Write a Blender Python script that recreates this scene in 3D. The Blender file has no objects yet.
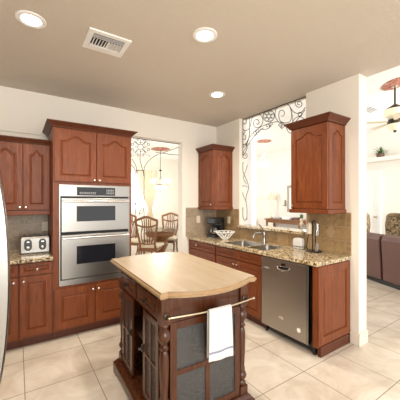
import bpy, bmesh, math, random
from mathutils import Vector, Matrix
random.seed(7)
SC = bpy.context.scene
COL = SC.collection
PI = math.pi

# ------------------------------------------------------------------ camera
YAW = math.radians(33.62)
cd = bpy.data.cameras.new('camera')
cd.sensor_fit = 'HORIZONTAL'; cd.sensor_width = 36.0
cd.lens = 36.0 * 275 / 400; cd.shift_y = 2 / 400
cd.clip_start = 0.02; cd.clip_end = 200
cam = bpy.data.objects.new('camera', cd)
cam.location = (0, 0, 1.483); cam.rotation_euler = (PI / 2, 0, -YAW)
COL.objects.link(cam); SC.camera = cam

# ------------------------------------------------------------------ world, lights, exposure
w = bpy.data.worlds.new('daylight'); SC.world = w; w.use_nodes = True
bgn = w.node_tree.nodes['Background']
bgn.inputs[0].default_value = (1.0, 0.99, 0.97, 1); bgn.inputs[1].default_value = 1.35
SC.view_settings.view_transform = 'Standard'; SC.view_settings.look = 'None'
SC.view_settings.exposure = 0.6; SC.view_settings.gamma = 1.0
SC.view_settings.use_curve_mapping = False

def area_light(name, loc, target, sx, sy, power, color=(1, 1, 1)):
    l = bpy.data.lights.new(name, 'AREA'); l.shape = 'RECTANGLE'; l.size = sx; l.size_y = sy
    l.energy = power; l.color = color
    o = bpy.data.objects.new(name, l); o.location = loc
    d = Vector(target) - Vector(loc); o.rotation_euler = d.to_track_quat('-Z', 'Y').to_euler()
    COL.objects.link(o); return o
area_light('fill_behind_camera', (-0.3, -2.6, 1.7), (1.3, 3.2, 1.1), 3.4, 2.0, 120, (1, .98, .95))  # added fill light behind the camera, no window is built there
area_light('living_room_fill', (8.3, -1.8, 2.4), (7.2, 6.0, 1.8), 1.8, 2.4, 80, (1, .99, .97)).data.spread = math.radians(75)  # extra lamp to brighten the living room, stands for unseen windows
area_light('hidden_north_fill', (5.4, 8.85, 1.9), (7.6, 4.5, 1.6), 1.5, 2.2, 70, (1, .99, .97))  # added light, hidden by the partition, to lift the far living walls
area_light('dining_window_daylight', (2.95, 8.15, 1.9), (2.7, 5.5, .6), 1.0, 1.2, 18, (1, .98, .95))

# ------------------------------------------------------------------ material helpers
def nodes(name):
    m = bpy.data.materials.new(name); m.use_nodes = True
    nt = m.node_tree; b = nt.nodes['Principled BSDF']
    return m, nt, b
def col(c): return (c[0], c[1], c[2], 1)
def plain(name, c, rough=.5, metal=0, coat=0, emit=None, es=0, bump=0, bscale=80):
    m, nt, b = nodes(name)
    b.inputs['Base Color'].default_value = col(c); b.inputs['Roughness'].default_value = rough
    b.inputs['Metallic'].default_value = metal; b.inputs['Coat Weight'].default_value = coat
    b.inputs['Coat Roughness'].default_value = .12
    if emit:
        b.inputs['Emission Color'].default_value = col(emit); b.inputs['Emission Strength'].default_value = es
    n = nt.nodes.new('ShaderNodeTexNoise'); n.inputs['Scale'].default_value = bscale
    tc = nt.nodes.new('ShaderNodeTexCoord'); nt.links.new(tc.outputs['Object'], n.inputs['Vector'])
    if bump:
        bp = nt.nodes.new('ShaderNodeBump'); bp.inputs['Strength'].default_value = bump; bp.inputs['Distance'].default_value = .01
        nt.links.new(n.outputs['Fac'], bp.inputs['Height']); nt.links.new(bp.outputs['Normal'], b.inputs['Normal'])
    else:
        mr = nt.nodes.new('ShaderNodeMapRange'); mr.inputs['To Min'].default_value = max(0, rough - .04); mr.inputs['To Max'].default_value = min(1, rough + .04)
        nt.links.new(n.outputs['Fac'], mr.inputs['Value']); nt.links.new(mr.outputs[0], b.inputs['Roughness'])
    return m
def ramp(nt, fac, stops):
    r = nt.nodes.new('ShaderNodeValToRGB'); e = r.color_ramp.elements
    e[0].position, e[0].color = stops[0][0], col(stops[0][1])
    e[1].position, e[1].color = stops[-1][0], col(stops[-1][1])
    for p, c in stops[1:-1]:
        x = e.new(p); x.color = col(c)
    nt.links.new(fac, r.inputs[0]); return r.outputs[0]
def mapped(nt, scale, loc=(0, 0, 0), rot=(0, 0, 0)):
    tc = nt.nodes.new('ShaderNodeTexCoord'); mp = nt.nodes.new('ShaderNodeMapping')
    mp.inputs['Scale'].default_value = scale; mp.inputs['Location'].default_value = loc; mp.inputs['Rotation'].default_value = rot
    nt.links.new(tc.outputs['Object'], mp.inputs['Vector']); return mp.outputs[0]
def noise(nt, vec, scale, detail=4, rough=.55, dist=0):
    n = nt.nodes.new('ShaderNodeTexNoise'); n.inputs['Scale'].default_value = scale; n.inputs['Detail'].default_value = detail
    n.inputs['Roughness'].default_value = rough; n.inputs['Distortion'].default_value = dist
    nt.links.new(vec, n.inputs['Vector']); return n.outputs['Fac']
def mixc(nt, fac, a, b, mode='MIX'):
    m = nt.nodes.new('ShaderNodeMix'); m.data_type = 'RGBA'; m.blend_type = mode
    for v, i in ((fac, 0), (a, 6), (b, 7)):
        if isinstance(v, (int, float)): m.inputs[i].default_value = v
        elif isinstance(v, tuple): m.inputs[i].default_value = col(v)
        else: nt.links.new(v, m.inputs[i])
    return m.outputs[2]
def wood(name, dark, mid, light, scale=(14, 14, 1.6), rough=.4, coat=.0, blotch=2.5):
    m, nt, b = nodes(name)
    v = mapped(nt, scale)
    g = noise(nt, v, 3.0, 6, .6, .6)
    c = ramp(nt, g, [(.28, dark), (.5, mid), (.74, light)])
    bl = noise(nt, mapped(nt, (1, 1, .7)), blotch, 3)
    c2 = mixc(nt, ramp(nt, bl, [(.35, (0, 0, 0)), (.7, (1, 1, 1))]), c, mid)
    nt.links.new(c2, b.inputs['Base Color'])
    b.inputs['Roughness'].default_value = rough; b.inputs['Coat Weight'].default_value = coat; b.inputs['Coat Roughness'].default_value = .18; b.inputs['Specular IOR Level'].default_value = .3
    return m
def tiles(name, axis, bw, bh, loc, c1, c2, grout, mortar, rough, offset=0.0, vein=None):
    m, nt, b = nodes(name)
    tc = nt.nodes.new('ShaderNodeTexCoord'); sp = nt.nodes.new('ShaderNodeSeparateXYZ'); nt.links.new(tc.outputs['Object'], sp.inputs[0])
    cb = nt.nodes.new('ShaderNodeCombineXYZ')
    nt.links.new(sp.outputs[axis[0]], cb.inputs[0]); nt.links.new(sp.outputs[axis[1]], cb.inputs[1])
    mp = nt.nodes.new('ShaderNodeMapping'); mp.inputs['Location'].default_value = (-loc[0], -loc[1], 0); nt.links.new(cb.outputs[0], mp.inputs[0])
    br = nt.nodes.new('ShaderNodeTexBrick'); br.offset = offset; br.squash = 1
    br.inputs['Scale'].default_value = 1; br.inputs['Brick Width'].default_value = bw; br.inputs['Row Height'].default_value = bh
    br.inputs['Mortar Size'].default_value = mortar; br.inputs['Mortar Smooth'].default_value = .1; br.inputs['Bias'].default_value = 0
    br.inputs['Color1'].default_value = col(c1); br.inputs['Color2'].default_value = col(c2); br.inputs['Mortar'].default_value = col(grout)
    nt.links.new(mp.outputs[0], br.inputs['Vector'])
    out = br.outputs['Color']
    if vein:
        n = noise(nt, tc.outputs['Object'], vein[0], 8, .62, 1.2)
        f = ramp(nt, n, [(.35, (0, 0, 0)), (.7, (1, 1, 1))])
        mul = nt.nodes.new('ShaderNodeMath'); mul.operation = 'MULTIPLY'; inv = nt.nodes.new('ShaderNodeMath'); inv.operation = 'SUBTRACT'; inv.inputs[0].default_value = 1
        nt.links.new(br.outputs['Fac'], inv.inputs[1]); nt.links.new(f, mul.inputs[0]); nt.links.new(inv.outputs[0], mul.inputs[1])
        mu2 = nt.nodes.new('ShaderNodeMath'); mu2.operation = 'MULTIPLY'; mu2.inputs[1].default_value = vein[2]; nt.links.new(mul.outputs[0], mu2.inputs[0])
        out = mixc(nt, mu2.outputs[0], out, vein[1])
    nt.links.new(out, b.inputs['Base Color']); b.inputs['Roughness'].default_value = rough
    bp = nt.nodes.new('ShaderNodeBump'); bp.invert = True; bp.inputs['Strength'].default_value = .4; bp.inputs['Distance'].default_value = .002
    nt.links.new(br.outputs['Fac'], bp.inputs['Height']); nt.links.new(bp.outputs[0], b.inputs['Normal'])
    return m
def glass(name, tint=(1, 1, 1), gloss=.12, rough=.02):
    m = bpy.data.materials.new(name); m.use_nodes = True; nt = m.node_tree
    for n in list(nt.nodes):
        if n.type == 'BSDF_PRINCIPLED': nt.nodes.remove(n)
    o = nt.nodes['Material Output']
    t = nt.nodes.new('ShaderNodeBsdfTransparent'); t.inputs[0].default_value = col(tint)
    g = nt.nodes.new('ShaderNodeBsdfGlossy'); g.inputs['Roughness'].default_value = rough
    x = nt.nodes.new('ShaderNodeMixShader'); x.inputs[0].default_value = gloss
    nt.links.new(t.outputs[0], x.inputs[1]); nt.links.new(g.outputs[0], x.inputs[2]); nt.links.new(x.outputs[0], o.inputs[0])
    return m
M = {}
M['cherry'] = wood('cherry_wood', (.085, .018, .004), (.172, .043, .011), (.28, .080, .023))
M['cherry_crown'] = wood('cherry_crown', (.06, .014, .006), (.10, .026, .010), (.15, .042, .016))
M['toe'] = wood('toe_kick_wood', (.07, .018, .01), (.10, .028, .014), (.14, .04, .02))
M['island'] = wood('island_wood', (.028, .007, .003), (.065, .019, .007), (.125, .042, .014), rough=.24, coat=.3)
M['inside'] = wood('island_inside', (.03, .01, .005), (.05, .017, .008), (.08, .03, .012), rough=.5, coat=0)
M['chairwood'] = wood('dining_chair_wood', (.10, .04, .015), (.19, .08, .03), (.30, .14, .06), rough=.3)
def butcher():
    m, nt, b = nodes('butcher_block')
    tc = nt.nodes.new('ShaderNodeTexCoord')
    mp = nt.nodes.new('ShaderNodeMapping'); mp.inputs['Rotation'].default_value = (0, 0, PI / 2); nt.links.new(tc.outputs['Object'], mp.inputs[0])
    br = nt.nodes.new('ShaderNodeTexBrick'); br.offset = .37
    br.inputs['Scale'].default_value = 1; br.inputs['Brick Width'].default_value = .55; br.inputs['Row Height'].default_value = .042
    br.inputs['Mortar Size'].default_value = .0004; br.inputs['Color1'].default_value = col((.40, .315, .215)); br.inputs['Color2'].default_value = col((.34, .26, .17)); br.inputs['Mortar'].default_value = col((.27, .19, .115))
    nt.links.new(mp.outputs[0], br.inputs['Vector'])
    g = noise(nt, mapped(nt, (30, 2, 30)), 2, 5)
    c = mixc(nt, ramp(nt, g, [(.3, (0, 0, 0)), (.75, (.55, .55, .55))]), br.outputs['Color'], (.32, .235, .15))
    s = noise(nt, mapped(nt, (1, 1, 1)), 3, 4)
    c = mixc(nt, ramp(nt, s, [(.45, (0, 0, 0)), (.8, (.4, .4, .4))]), c, (.45, .37, .265))
    nt.links.new(c, b.inputs['Base Color']); b.inputs['Roughness'].default_value = .38
    return m
M['butcher'] = butcher()
M['butcher_edge'] = wood('butcher_edge', (.28, .17, .08), (.36, .235, .125), (.44, .31, .18), scale=(14, 2, 20), rough=.35)
def granite():
    m, nt, b = nodes('granite')
    tc = nt.nodes.new('ShaderNodeTexCoord')
    v1 = nt.nodes.new('ShaderNodeTexVoronoi'); v1.inputs['Scale'].default_value = 75; nt.links.new(tc.outputs['Object'], v1.inputs['Vector'])
    bw = nt.nodes.new('ShaderNodeSeparateColor'); nt.links.new(v1.outputs['Color'], bw.inputs[0])
    n = noise(nt, tc.outputs['Object'], 22, 6, .7)
    ad = nt.nodes.new('ShaderNodeMath'); ad.operation = 'MULTIPLY_ADD'; ad.inputs[1].default_value = .5; nt.links.new(bw.outputs[0], ad.inputs[0])
    ml = nt.nodes.new('ShaderNodeMath'); ml.operation = 'MULTIPLY'; ml.inputs[1].default_value = .75; nt.links.new(n, ml.inputs[0]); nt.links.new(ml.outputs[0], ad.inputs[2])
    c = ramp(nt, ad.outputs[0], [(.33, (.015, .010, .006)), (.43, (.11, .065, .028)), (.55, (.36, .25, .12)), (.68, (.54, .43, .26)), (.90, (.72, .64, .48))])
    nt.links.new(c, b.inputs['Base Color']); b.inputs['Roughness'].default_value = .12
    return m
M['granite'] = granite()
M['floor'] = tiles('floor_tile', (0, 1), .51, .515, (.05, 1.50), (.62, .53, .43), (.58, .49, .39), (.30, .25, .19), .0035, .22, vein=(3.0, (.80, .73, .63), .9))
M['splash_x'] = tiles('travertine_right', (1, 2), .152, .152, (1.58, .914), (.31, .195, .085), (.17, .10, .043), (.36, .26, .15), .004, .4, vein=(16, (.44, .30, .16), .8))
M['splash_y'] = tiles('travertine_back_light_cast', (0, 2), .152, .152, (2.30, .914), (.34, .25, .17), (.22, .155, .10), (.40, .32, .23), .004, .4, vein=(16, (.47, .38, .28), .8))  # same stone as the right wall; grey cast of the lighting put into the colour
M['wall'] = plain('wall_paint', (.84, .79, .705), .8, bump=.08, bscale=160)
M['ceiling'] = plain('ceiling_paint_shaded', (.61, .545, .465), .9, bump=.35, bscale=55)  # tan where the living ceiling is white: difference in light put into the colour
M['white_wall'] = plain('living_paint', (.86, .82, .75), .8)
M['white'] = plain('white_paint', (.88, .87, .84), .5)
M['pale_blue'] = plain('partition_paint', (.78, .80, .82), .6)
M['base'] = plain('baseboard_paint', (.82, .75, .65), .45)
M['steel'] = plain('stainless', (.31, .295, .27), .30, metal=1)
M['steel_dark'] = plain('stainless_dishwasher', (.44, .41, .375), .36, metal=1)
M['nickel'] = plain('satin_nickel', (.75, .72, .68), .25, metal=1)
M['chrome'] = plain('brushed_chrome', (.42, .41, .39), .22, metal=1)
M['brass'] = plain('aged_brass', (.55, .47, .33), .3, metal=1)
M['bronze'] = plain('dark_bronze', (.06, .045, .03), .35, metal=.8)
M['iron'] = plain('wrought_iron', (.03, .028, .03), .5, metal=.3)
M['accent'] = plain('accent_stone', (.40, .28, .16), .5)
M['black'] = plain('black_plastic', (.012, .012, .013), .25)
M['black_glass'] = plain('black_glass', (.012, .013, .017), .06)
M['gasket'] = plain('black_gap', (.01, .01, .012), .6)
M['grey'] = plain('button_grey', (.35, .35, .36), .4)
M['ivory'] = plain('ivory_plastic', (.70, .62, .47), .4)
M['cream_fabric'] = plain('cream_fabric', (.70, .60, .46), .9, bump=.2, bscale=200)
M['towel'] = plain('white_terry', (.74, .73, .715), .95, bump=.6, bscale=400)
M['towel_stripe'] = plain('blue_stripe', (.24, .26, .36), .95)
M['copper'] = None
def medallion_mat():
    m, nt, b = nodes('medallion_plaster')
    n = noise(nt, mapped(nt, (1, 1, 1)), 14, 4)
    c = ramp(nt, n, [(.38, (.34, .10, .06)), (.52, (.48, .20, .14)), (.66, (.68, .50, .42))])
    nt.links.new(c, b.inputs['Base Color']); b.inputs['Roughness'].default_value = .6
    return m
M['medallion'] = medallion_mat()
M['lamp_glass'] = plain('lit_shade_glass', (.95, .9, .8), .4, emit=(1, .93, .82), es=1.4)
M['downlight'] = plain('lit_lens', (1, 1, 1), .4, emit=(1, .93, .8), es=9)
M['curtain'] = plain('curtain_cloth', (.78, .69, .54), .9)
M['leather'] = plain('brown_leather', (.13, .062, .052), .42, bump=.25, bscale=30)
def damask():
    m, nt, b = nodes('damask')
    n = noise(nt, mapped(nt, (1, 1, 1)), 16, 3, .5, 1.5)
    c = ramp(nt, n, [(.40, (.07, .045, .02)), (.5, (.20, .14, .07)), (.6, (.34, .25, .14))])
    nt.links.new(c, b.inputs['Base Color']); b.inputs['Roughness'].default_value = .8
    return m
M['damask'] = damask()
M['leaf'] = plain('leaf_green', (.07, .16, .04), .5)
M['pot'] = plain('dark_pot', (.10, .05, .03), .5)
M['fan_glass'] = plain('alabaster_glass', (.80, .74, .55), .35, emit=(1, .92, .7), es=.15)
M['mirror'] = plain('mirror_glass', (.92, .92, .92), .03, metal=1)
M['silver_frame'] = plain('silvered_frame', (.30, .27, .22), .4, metal=.4)
M['pane'] = glass('window_pane')
M['table_glass'] = glass('table_glass', (.90, .94, .92), .25)
def island_glass():
    m, nt, b = nodes('textured_glass')
    b.inputs['Base Color'].default_value = (.04, .04, .038, 1); b.inputs['Roughness'].default_value = .10
    b.inputs['Specular IOR Level'].default_value = 1.0; b.inputs['Transmission Weight'].default_value = .25
    n = noise(nt, mapped(nt, (1, 1, 1)), 60, 3, .6, 1)
    bp = nt.nodes.new('ShaderNodeBump'); bp.inputs['Strength'].default_value = .8; bp.inputs['Distance'].default_value = .012
    nt.links.new(n, bp.inputs['Height']); nt.links.new(bp.outputs[0], b.inputs['Normal'])
    return m
M['island_glass'] = island_glass()
M['carafe'] = glass('carafe_glass', (.35, .3, .28), .25)
M['wine'] = glass('clear_glass', (.92, .94, .93), .2)

# ------------------------------------------------------------------ object helpers
MATS = {}          # world matrix of each empty/root
class MB:
    def __init__(self): self.bm = bmesh.new()
    def face(self, pts):
        return self.bm.faces.new([self.bm.verts.new(p) for p in pts])
    def box(self, x0, x1, y0, y1, z0, z1):
        v = [self.bm.verts.new((x, y, z)) for x in (x0, x1) for y in (y0, y1) for z in (z0, z1)]
        for f in ((0, 1, 3, 2), (4, 6, 7, 5), (0, 4, 5, 1), (2, 3, 7, 6), (0, 2, 6, 4), (1, 5, 7, 3)):
            self.bm.faces.new([v[i] for i in f])
        return self
    def loft(self, loops, cap0=True, cap1=True, closed=True):
        vs = [[self.bm.verts.new(p) for p in L] for L in loops]
        n = len(vs[0])
        for a, b in zip(vs, vs[1:]):
            for i in range(n if closed else n - 1):
                j = (i + 1) % n
                self.bm.faces.new((a[i], a[j], b[j], b[i]))
        if cap0: self.bm.faces.new(vs[0][::-1])
        if cap1: self.bm.faces.new(vs[-1])
        return self
    def tube(self, path, r, seg=6, closed=False):
        P = [Vector(p) for p in path]; n = len(P); loops = []; up = None
        rr = r if isinstance(r, (list, tuple)) else [r] * n
        for i in range(n):
            if closed: t = P[(i + 1) % n] - P[i - 1]
            else: t = P[min(i + 1, n - 1)] - P[max(i - 1, 0)]
            if t.length < 1e-9: t = Vector((0, 0, 1))
            t.normalize()
            if up is None:
                up = t.orthogonal().normalized()
            up = (up - t * up.dot(t))
            up = up.normalized() if up.length > 1e-6 else t.orthogonal().normalized()
            s = t.cross(up)
            loops.append([P[i] + (up * math.cos(2 * PI * k / seg) + s * math.sin(2 * PI * k / seg)) * rr[i] for k in range(seg)])
        if closed: self.loft(loops + [loops[0]], False, False)
        else: self.loft(loops)
        return self
    def lathe(self, prof, c=(0, 0, 0), seg=20, ax='z', cap=True):
        loops = []
        for r, h in prof:
            L = []
            for k in range(seg):
                a = 2 * PI * k / seg; p = (r * math.cos(a), r * math.sin(a), h)
                if ax == 'x': p = (p[2], p[0], p[1])
                elif ax == 'y': p = (p[1], p[2], p[0])
                L.append((c[0] + p[0], c[1] + p[1], c[2] + p[2]))
            loops.append(L)
        return self.loft(loops, cap, cap)
    def ball(self, c, r, sx=1, sy=1, sz=1, seg=14):
        prof = [(max(1e-4, r * math.sin(PI * i / 8)), -r * math.cos(PI * i / 8)) for i in range(9)]
        loops = [[(c[0] + p * math.cos(2 * PI * k / seg) * sx, c[1] + p * math.sin(2 * PI * k / seg) * sy, c[2] + h * sz) for k in range(seg)] for p, h in prof]
        return self.loft(loops)
    def prism(self, poly, fn, d0, d1):
        self.loft([[fn(a, b, d0) for a, b in poly], [fn(a, b, d1) for a, b in poly]]); return self
    def cells(self, xs, ys, holes, z0, z1, fn=lambda a, b, c: (a, b, c)):
        """a slab on a grid of cells; the cells listed in holes are left open"""
        nx, ny = len(xs) - 1, len(ys) - 1
        solid = lambda i, j: 0 <= i < nx and 0 <= j < ny and (i, j) not in holes
        V = {}
        def v(i, j, k):
            if (i, j, k) not in V: V[i, j, k] = self.bm.verts.new(fn(xs[i], ys[j], (z0, z1)[k]))
            return V[i, j, k]
        for i in range(nx):
            for j in range(ny):
                if not solid(i, j): continue
                self.bm.faces.new((v(i, j, 1), v(i + 1, j, 1), v(i + 1, j + 1, 1), v(i, j + 1, 1)))
                self.bm.faces.new((v(i, j, 0), v(i, j + 1, 0), v(i + 1, j + 1, 0), v(i + 1, j, 0)))
                if not solid(i - 1, j): self.bm.faces.new((v(i, j, 0), v(i, j, 1), v(i, j + 1, 1), v(i, j + 1, 0)))
                if not solid(i + 1, j): self.bm.faces.new((v(i + 1, j, 0), v(i + 1, j + 1, 0), v(i + 1, j + 1, 1), v(i + 1, j, 1)))
                if not solid(i, j - 1): self.bm.faces.new((v(i, j, 0), v(i + 1, j, 0), v(i + 1, j, 1), v(i, j, 1)))
                if not solid(i, j + 1): self.bm.faces.new((v(i, j + 1, 0), v(i, j + 1, 1), v(i + 1, j + 1, 1), v(i + 1, j + 1, 0)))
        return self
    def build(self, name, mat, parent=None, local=False, smooth=False, bevel=0):
        bm = self.bm
        root = parent
        while root is not None and root.parent is not None: root = root.parent
        if root is not None and not local and root.name in MATS:
            bmesh.ops.transform(bm, matrix=MATS[root.name].inverted(), verts=bm.verts)
        bmesh.ops.recalc_face_normals(bm, faces=bm.faces)
        me = bpy.data.meshes.new(name); bm.to_mesh(me); bm.free()
        if smooth:
            for p in me.polygons: p.use_smooth = True
            me.set_sharp_from_angle(angle=math.radians(40))
        me.materials.append(M[mat])
        o = bpy.data.objects.new(name, me); COL.objects.link(o)
        if parent is not None: o.parent = parent
        if bevel:
            b = o.modifiers.new('bevel', 'BEVEL'); b.width = bevel; b.segments = 2; b.limit_method = 'ANGLE'; b.angle_limit = math.radians(35)
        return o
def tag(o, label, cat, group=None):
    o['label'] = label; o['category'] = cat
    if group: o['group'] = group
    return o
def thing(name, label, cat, loc=(0, 0, 0), rz=0, group=None):
    o = bpy.data.objects.new(name, None); o.empty_display_size = .1
    o.location = loc; o.rotation_euler = (0, 0, rz); COL.objects.link(o)
    MATS[o.name] = Matrix.Translation(loc) @ Matrix.Rotation(rz, 4, 'Z')
    return tag(o, label, cat, group)
def struct(name, mb, mat, **k):
    o = mb.build(name, mat, **k); o['kind'] = 'structure'; return o
def dup(root, loc, rz, label):
    r = root.copy(); COL.objects.link(r); r.location = loc; r.rotation_euler = (0, 0, rz); r['label'] = label
    for ch in list(root.children):
        c = ch.copy(); COL.objects.link(c); c.parent = r
        for g in ch.children:
            d = g.copy(); COL.objects.link(d); d.parent = c
    return r
def FY(y0): return lambda a, z, d: (a, y0 - d, z)       # a face that looks towards -y
def FX(x0): return lambda a, z, d: (x0 - d, a, z)       # a face that looks towards -x
def bump_arch(t):
    t = abs(t)
    return (0.5 + 0.5 * math.cos(PI * t / .72)) ** .85 if t < .72 else 0.0
def panel_slab(mb, fn, a0, a1, z0, z1, thick, mg=.055, rise=0.0, groove=.010):
    """a door or drawer front: slab with a routed, raised centre panel (arched when rise > 0)"""
    if a0 > a1: a0, a1 = a1, a0
    n = 24 if rise else 2
    i0, i1, k0, k1 = a0 + mg, a1 - mg, z0 + mg, z1 - mg - rise
    def outline(off):
        L, R, B, T = i0 + off, i1 - off, k0 + off, k1 - off
        pts = [(L, B), (R, B)]
        for q in range(n + 1):
            t = 1 - 2 * q / n
            pts.append(((L + R) / 2 + t * (R - L) / 2, T + rise * bump_arch(t)))
        return pts
    outer = [(a0, z0), (a1, z0)] + [((a1 if q == 0 else a0 if q == n else outline(0)[2 + q][0]), z1) for q in range(n + 1)]
    e = .003
    def sh(p): return (min(max(p[0], a0 + e), a1 - e), min(max(p[1], z0 + e), z1 - e))
    loops = [[fn(a, z, 0) for a, z in outer], [fn(a, z, thick - e) for a, z in outer], [fn(*sh(p), thick) for p in outer],
             [fn(a, z, thick) for a, z in outline(0)], [fn(a, z, thick - groove) for a, z in outline(.004)],
             [fn(a, z, thick - groove) for a, z in outline(.010)], [fn(a, z, thick - .001) for a, z in outline(.026)]]
    mb.loft(loops); return mb
def knob(fn, a, z, parent, r=.014, mat='nickel'):
    mb = MB(); c0 = Vector(fn(a, z, 0)); n = (Vector(fn(a, z, 1)) - c0)
    prof = [(.006, 0), (.006, .012), (r * .8, .016), (r, .021), (r * .9, .027), (r * .4, .031)]
    u = n.orthogonal().normalized(); s = n.cross(u)
    mb.loft([[c0 + n * h + (u * math.cos(2 * PI * k / 12) + s * math.sin(2 * PI * k / 12)) * q for k in range(12)] for q, h in prof])
    return mb.build('knob', mat, parent, smooth=True)

W, YW, H = 2.933, 3.886, 2.807
# ================================================================== the setting
struct('floor', MB().box(-1.1, 9.35, -3.0, 9.15, -.1, 0), 'floor')
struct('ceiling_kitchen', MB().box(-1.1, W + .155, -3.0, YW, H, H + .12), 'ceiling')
struct('ceiling_dining', MB().cells([-1.1, W + .155, 4.40], [YW, 4.53, 7.85], {(1, 0)}, H, H + .12), 'white')
struct('trim_dining_header', MB().box(W + .155, 4.53, 4.49, 4.525, H - .01, 3.58), 'white_wall')
# oven wall: flat, ends at the opening to the dining room
b = MB(); b.box(-1.1, 1.24, YW, YW + .13, 0, H)
struct('wall_back', b, 'wall')
struct('trim_back', MB().box(-1.1, 1.30, YW - .02, YW, 2.3, H), 'wall')
struct('wall_header', MB().box(1.24, 2.235, YW, YW + .13, 2.452, H), 'wall')
struct('wall_stub', MB().box(2.235, W + .155, YW, YW + .13, 0, H), 'wall')
# sink wall with the pass-through opening
b = MB(); b.cells([1.453, 2.077, 3.281, YW], [0, 1.085, H], {(1, 1)}, W, W + .155, lambda a, z, d: (d, a, z))
struct('wall_right', b, 'wall')
struct('wall_left', MB().box(-1.1, -1.0, -3.0, YW, 0, H), 'wall')
b = MB(); b.box(W - .018, W, 1.453, 1.535, 0, .13); b.box(W - .018, W + .155, 1.435, 1.453, 0, .13)
struct('baseboard_right', b, 'base', bevel=.004)
# living room
CS = .20
def cz(y): return 3.6 + max(0, 4.4 - y) * CS
b = MB(); b.loft([[(x, 9.1, 3.6), (x, 4.4, 3.6), (x, -2.5, cz(-2.5)), (x, -2.5, cz(-2.5) + .1), (x, 4.4, 3.7), (x, 9.1, 3.7)] for x in (W + .156, 9.3)])
struct('ceiling_living', b, 'white')
b = MB(); b.loft([[(x, -2.5, 0), (x, 9.1, 0), (x, 9.1, 3.6), (x, 4.4, 3.6), (x, -2.5, cz(-2.5))] for x in (9.2, 9.32)])
struct('wall_far', b, 'white_wall')
struct('wall_north', MB().box(4.55, 9.2, 9.0, 9.12, 0, 3.6), 'white_wall')
struct('wall_partition', MB().box(4.40, 4.55, 4.53, 7.7, 0, 3.6), 'pale_blue')
struct('trim_plant_shelf', MB().box(8.82, 9.2, -2.5, 5.2, 2.69, 2.80), 'white_wall')
struct('trim_upper_wall', MB().box(W + .075, W + .155, -2.5, 7.7, H + .12, 3.59), 'white_wall')
# dining window wall
b = MB(); b.cells([-1.1, 2.50, 3.50, 4.4], [0, 1.24, 2.40, H], {(1, 1)}, 7.7, 7.85, lambda a, z, d: (a, d, z))
struct('wall_dining', b, 'wall')
b = MB(); b.cells([2.50, 2.54, 2.98, 3.02, 3.46, 3.50], [1.24, 1.28, 1.80, 1.83, 2.36, 2.40], {(1, 1), (3, 1), (1, 3), (3, 3)}, 7.72, 7.77, lambda a, z, d: (a, d, z))
wf = struct('window_1', b, 'white')
MB().box(2.53, 3.47, 7.742, 7.748, 1.27, 2.37).build('pane', 'pane', wf)
# far door
dr = MB(); panel_slab(dr, FX(9.198), 3.98, 4.84, .02, 2.36, .04, mg=.12, groove=.01)
do = struct('door_1', dr, 'white')
b = MB(); b.cells([3.89, 3.98, 4.84, 4.93], [0, 2.36, 2.45], {(1, 0)}, 9.14, 9.199, lambda a, z, d: (d, a, z)); b.build('door_casing', 'white', do)
b = MB(); b.ball((9.11, 4.05, 1.03), .035); b.tube([(9.16, 4.05, 1.03), (9.11, 4.05, 1.03)], .012); b.build('knob', 'brass', do, smooth=True)
# backsplashes
struct('trim_splash_right', MB().cells([1.53, 2.06, 3.29, YW], [.914, 1.085, 1.37], {(1, 1)}, W - .012, W, lambda a, z, d: (d, a, z)), 'splash_x')
struct('trim_splash_stub', MB().box(2.30, W - .012, YW - .012, YW, .914, 1.39), 'splash_y')
struct('trim_splash_left', MB().box(-1.0, .315, YW - .012, YW, .914, 1.36), 'splash_y')
dm = MB(); dm.prism([(1.755, 1.075), (1.815, 1.147), (1.755, 1.219), (1.695, 1.147)], FX(W - .012), 0, .004)
tag(dm.build('accent_tile', 'accent', bevel=.002), 'small diamond accent tile set in the backsplash under the right wall cabinet', 'tile')

# ================================================================== oven wall cabinets
YO = 3.265
def front_fn(): return FY(YO + .02)
t = thing('oven_cabinet', 'tall cherry cabinet with crown moulding that houses the double oven', 'cabinet', (.74, 3.58, 0))
b = MB(); f0 = YO + .02
b.cells([.315, .371, 1.143, 1.168], [.10, .579, 1.672, 2.28], {(1, 1)}, f0, f0 + .02, lambda a, z, d: (a, d, z))
b.box(.315, .335, f0 + .02, YW - .02, .10, 2.28); b.box(1.148, 1.168, f0 + .02, YW - .02, .10, 2.28)
b.box(.335, 1.148, f0 + .02, YW - .02, .555, .575); b.box(.335, 1.148, f0 + .02, YW - .02, 1.676, 1.696); b.box(.335, 1.148, f0 + .02, YW - .02, 2.26, 2.28)
b.build('carcass', 'cherry', t)
def crown(mb, x0, x1, y0, y1, z0, out=.06, ht=.065, left=True, right=True, front='y'):
    loops = []
    for o, z in ((.0, 0), (.010, .004), (.014, .014), (.03, .030), (.048, .046), (.052, .050), (.06, .054), (.06, .065)):
        k = o * out / .06; zz = z0 + z * ht / .065
        if front == 'y': loops.append([(x0 - (k if left else 0), y0 - k, zz), (x1 + (k if right else 0), y0 - k, zz), (x1 + (k if right else 0), y1, zz), (x0 - (k if left else 0), y1, zz)])
        else: loops.append([(x0 - k, y0 - (k if left else 0), zz), (x1, y0 - (k if left else 0), zz), (x1, y1 + (k if right else 0), zz), (x0 - k, y1 + (k if right else 0), zz)])
    mb.loft(loops); return mb
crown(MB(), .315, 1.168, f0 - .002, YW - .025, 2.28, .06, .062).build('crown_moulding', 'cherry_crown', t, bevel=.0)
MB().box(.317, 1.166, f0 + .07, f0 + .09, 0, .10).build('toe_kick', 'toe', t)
fn = FY(f0)
for a0, a1, ka in ((.325, .752, .728), (.759, 1.160, .785)):
    d = panel_slab(MB(), fn, a0, a1, 1.705, 2.262, .02, mg=.058, rise=.055).build('door', 'cherry', t)
    knob(FY(f0 - .02), ka, 1.728, d)
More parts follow.
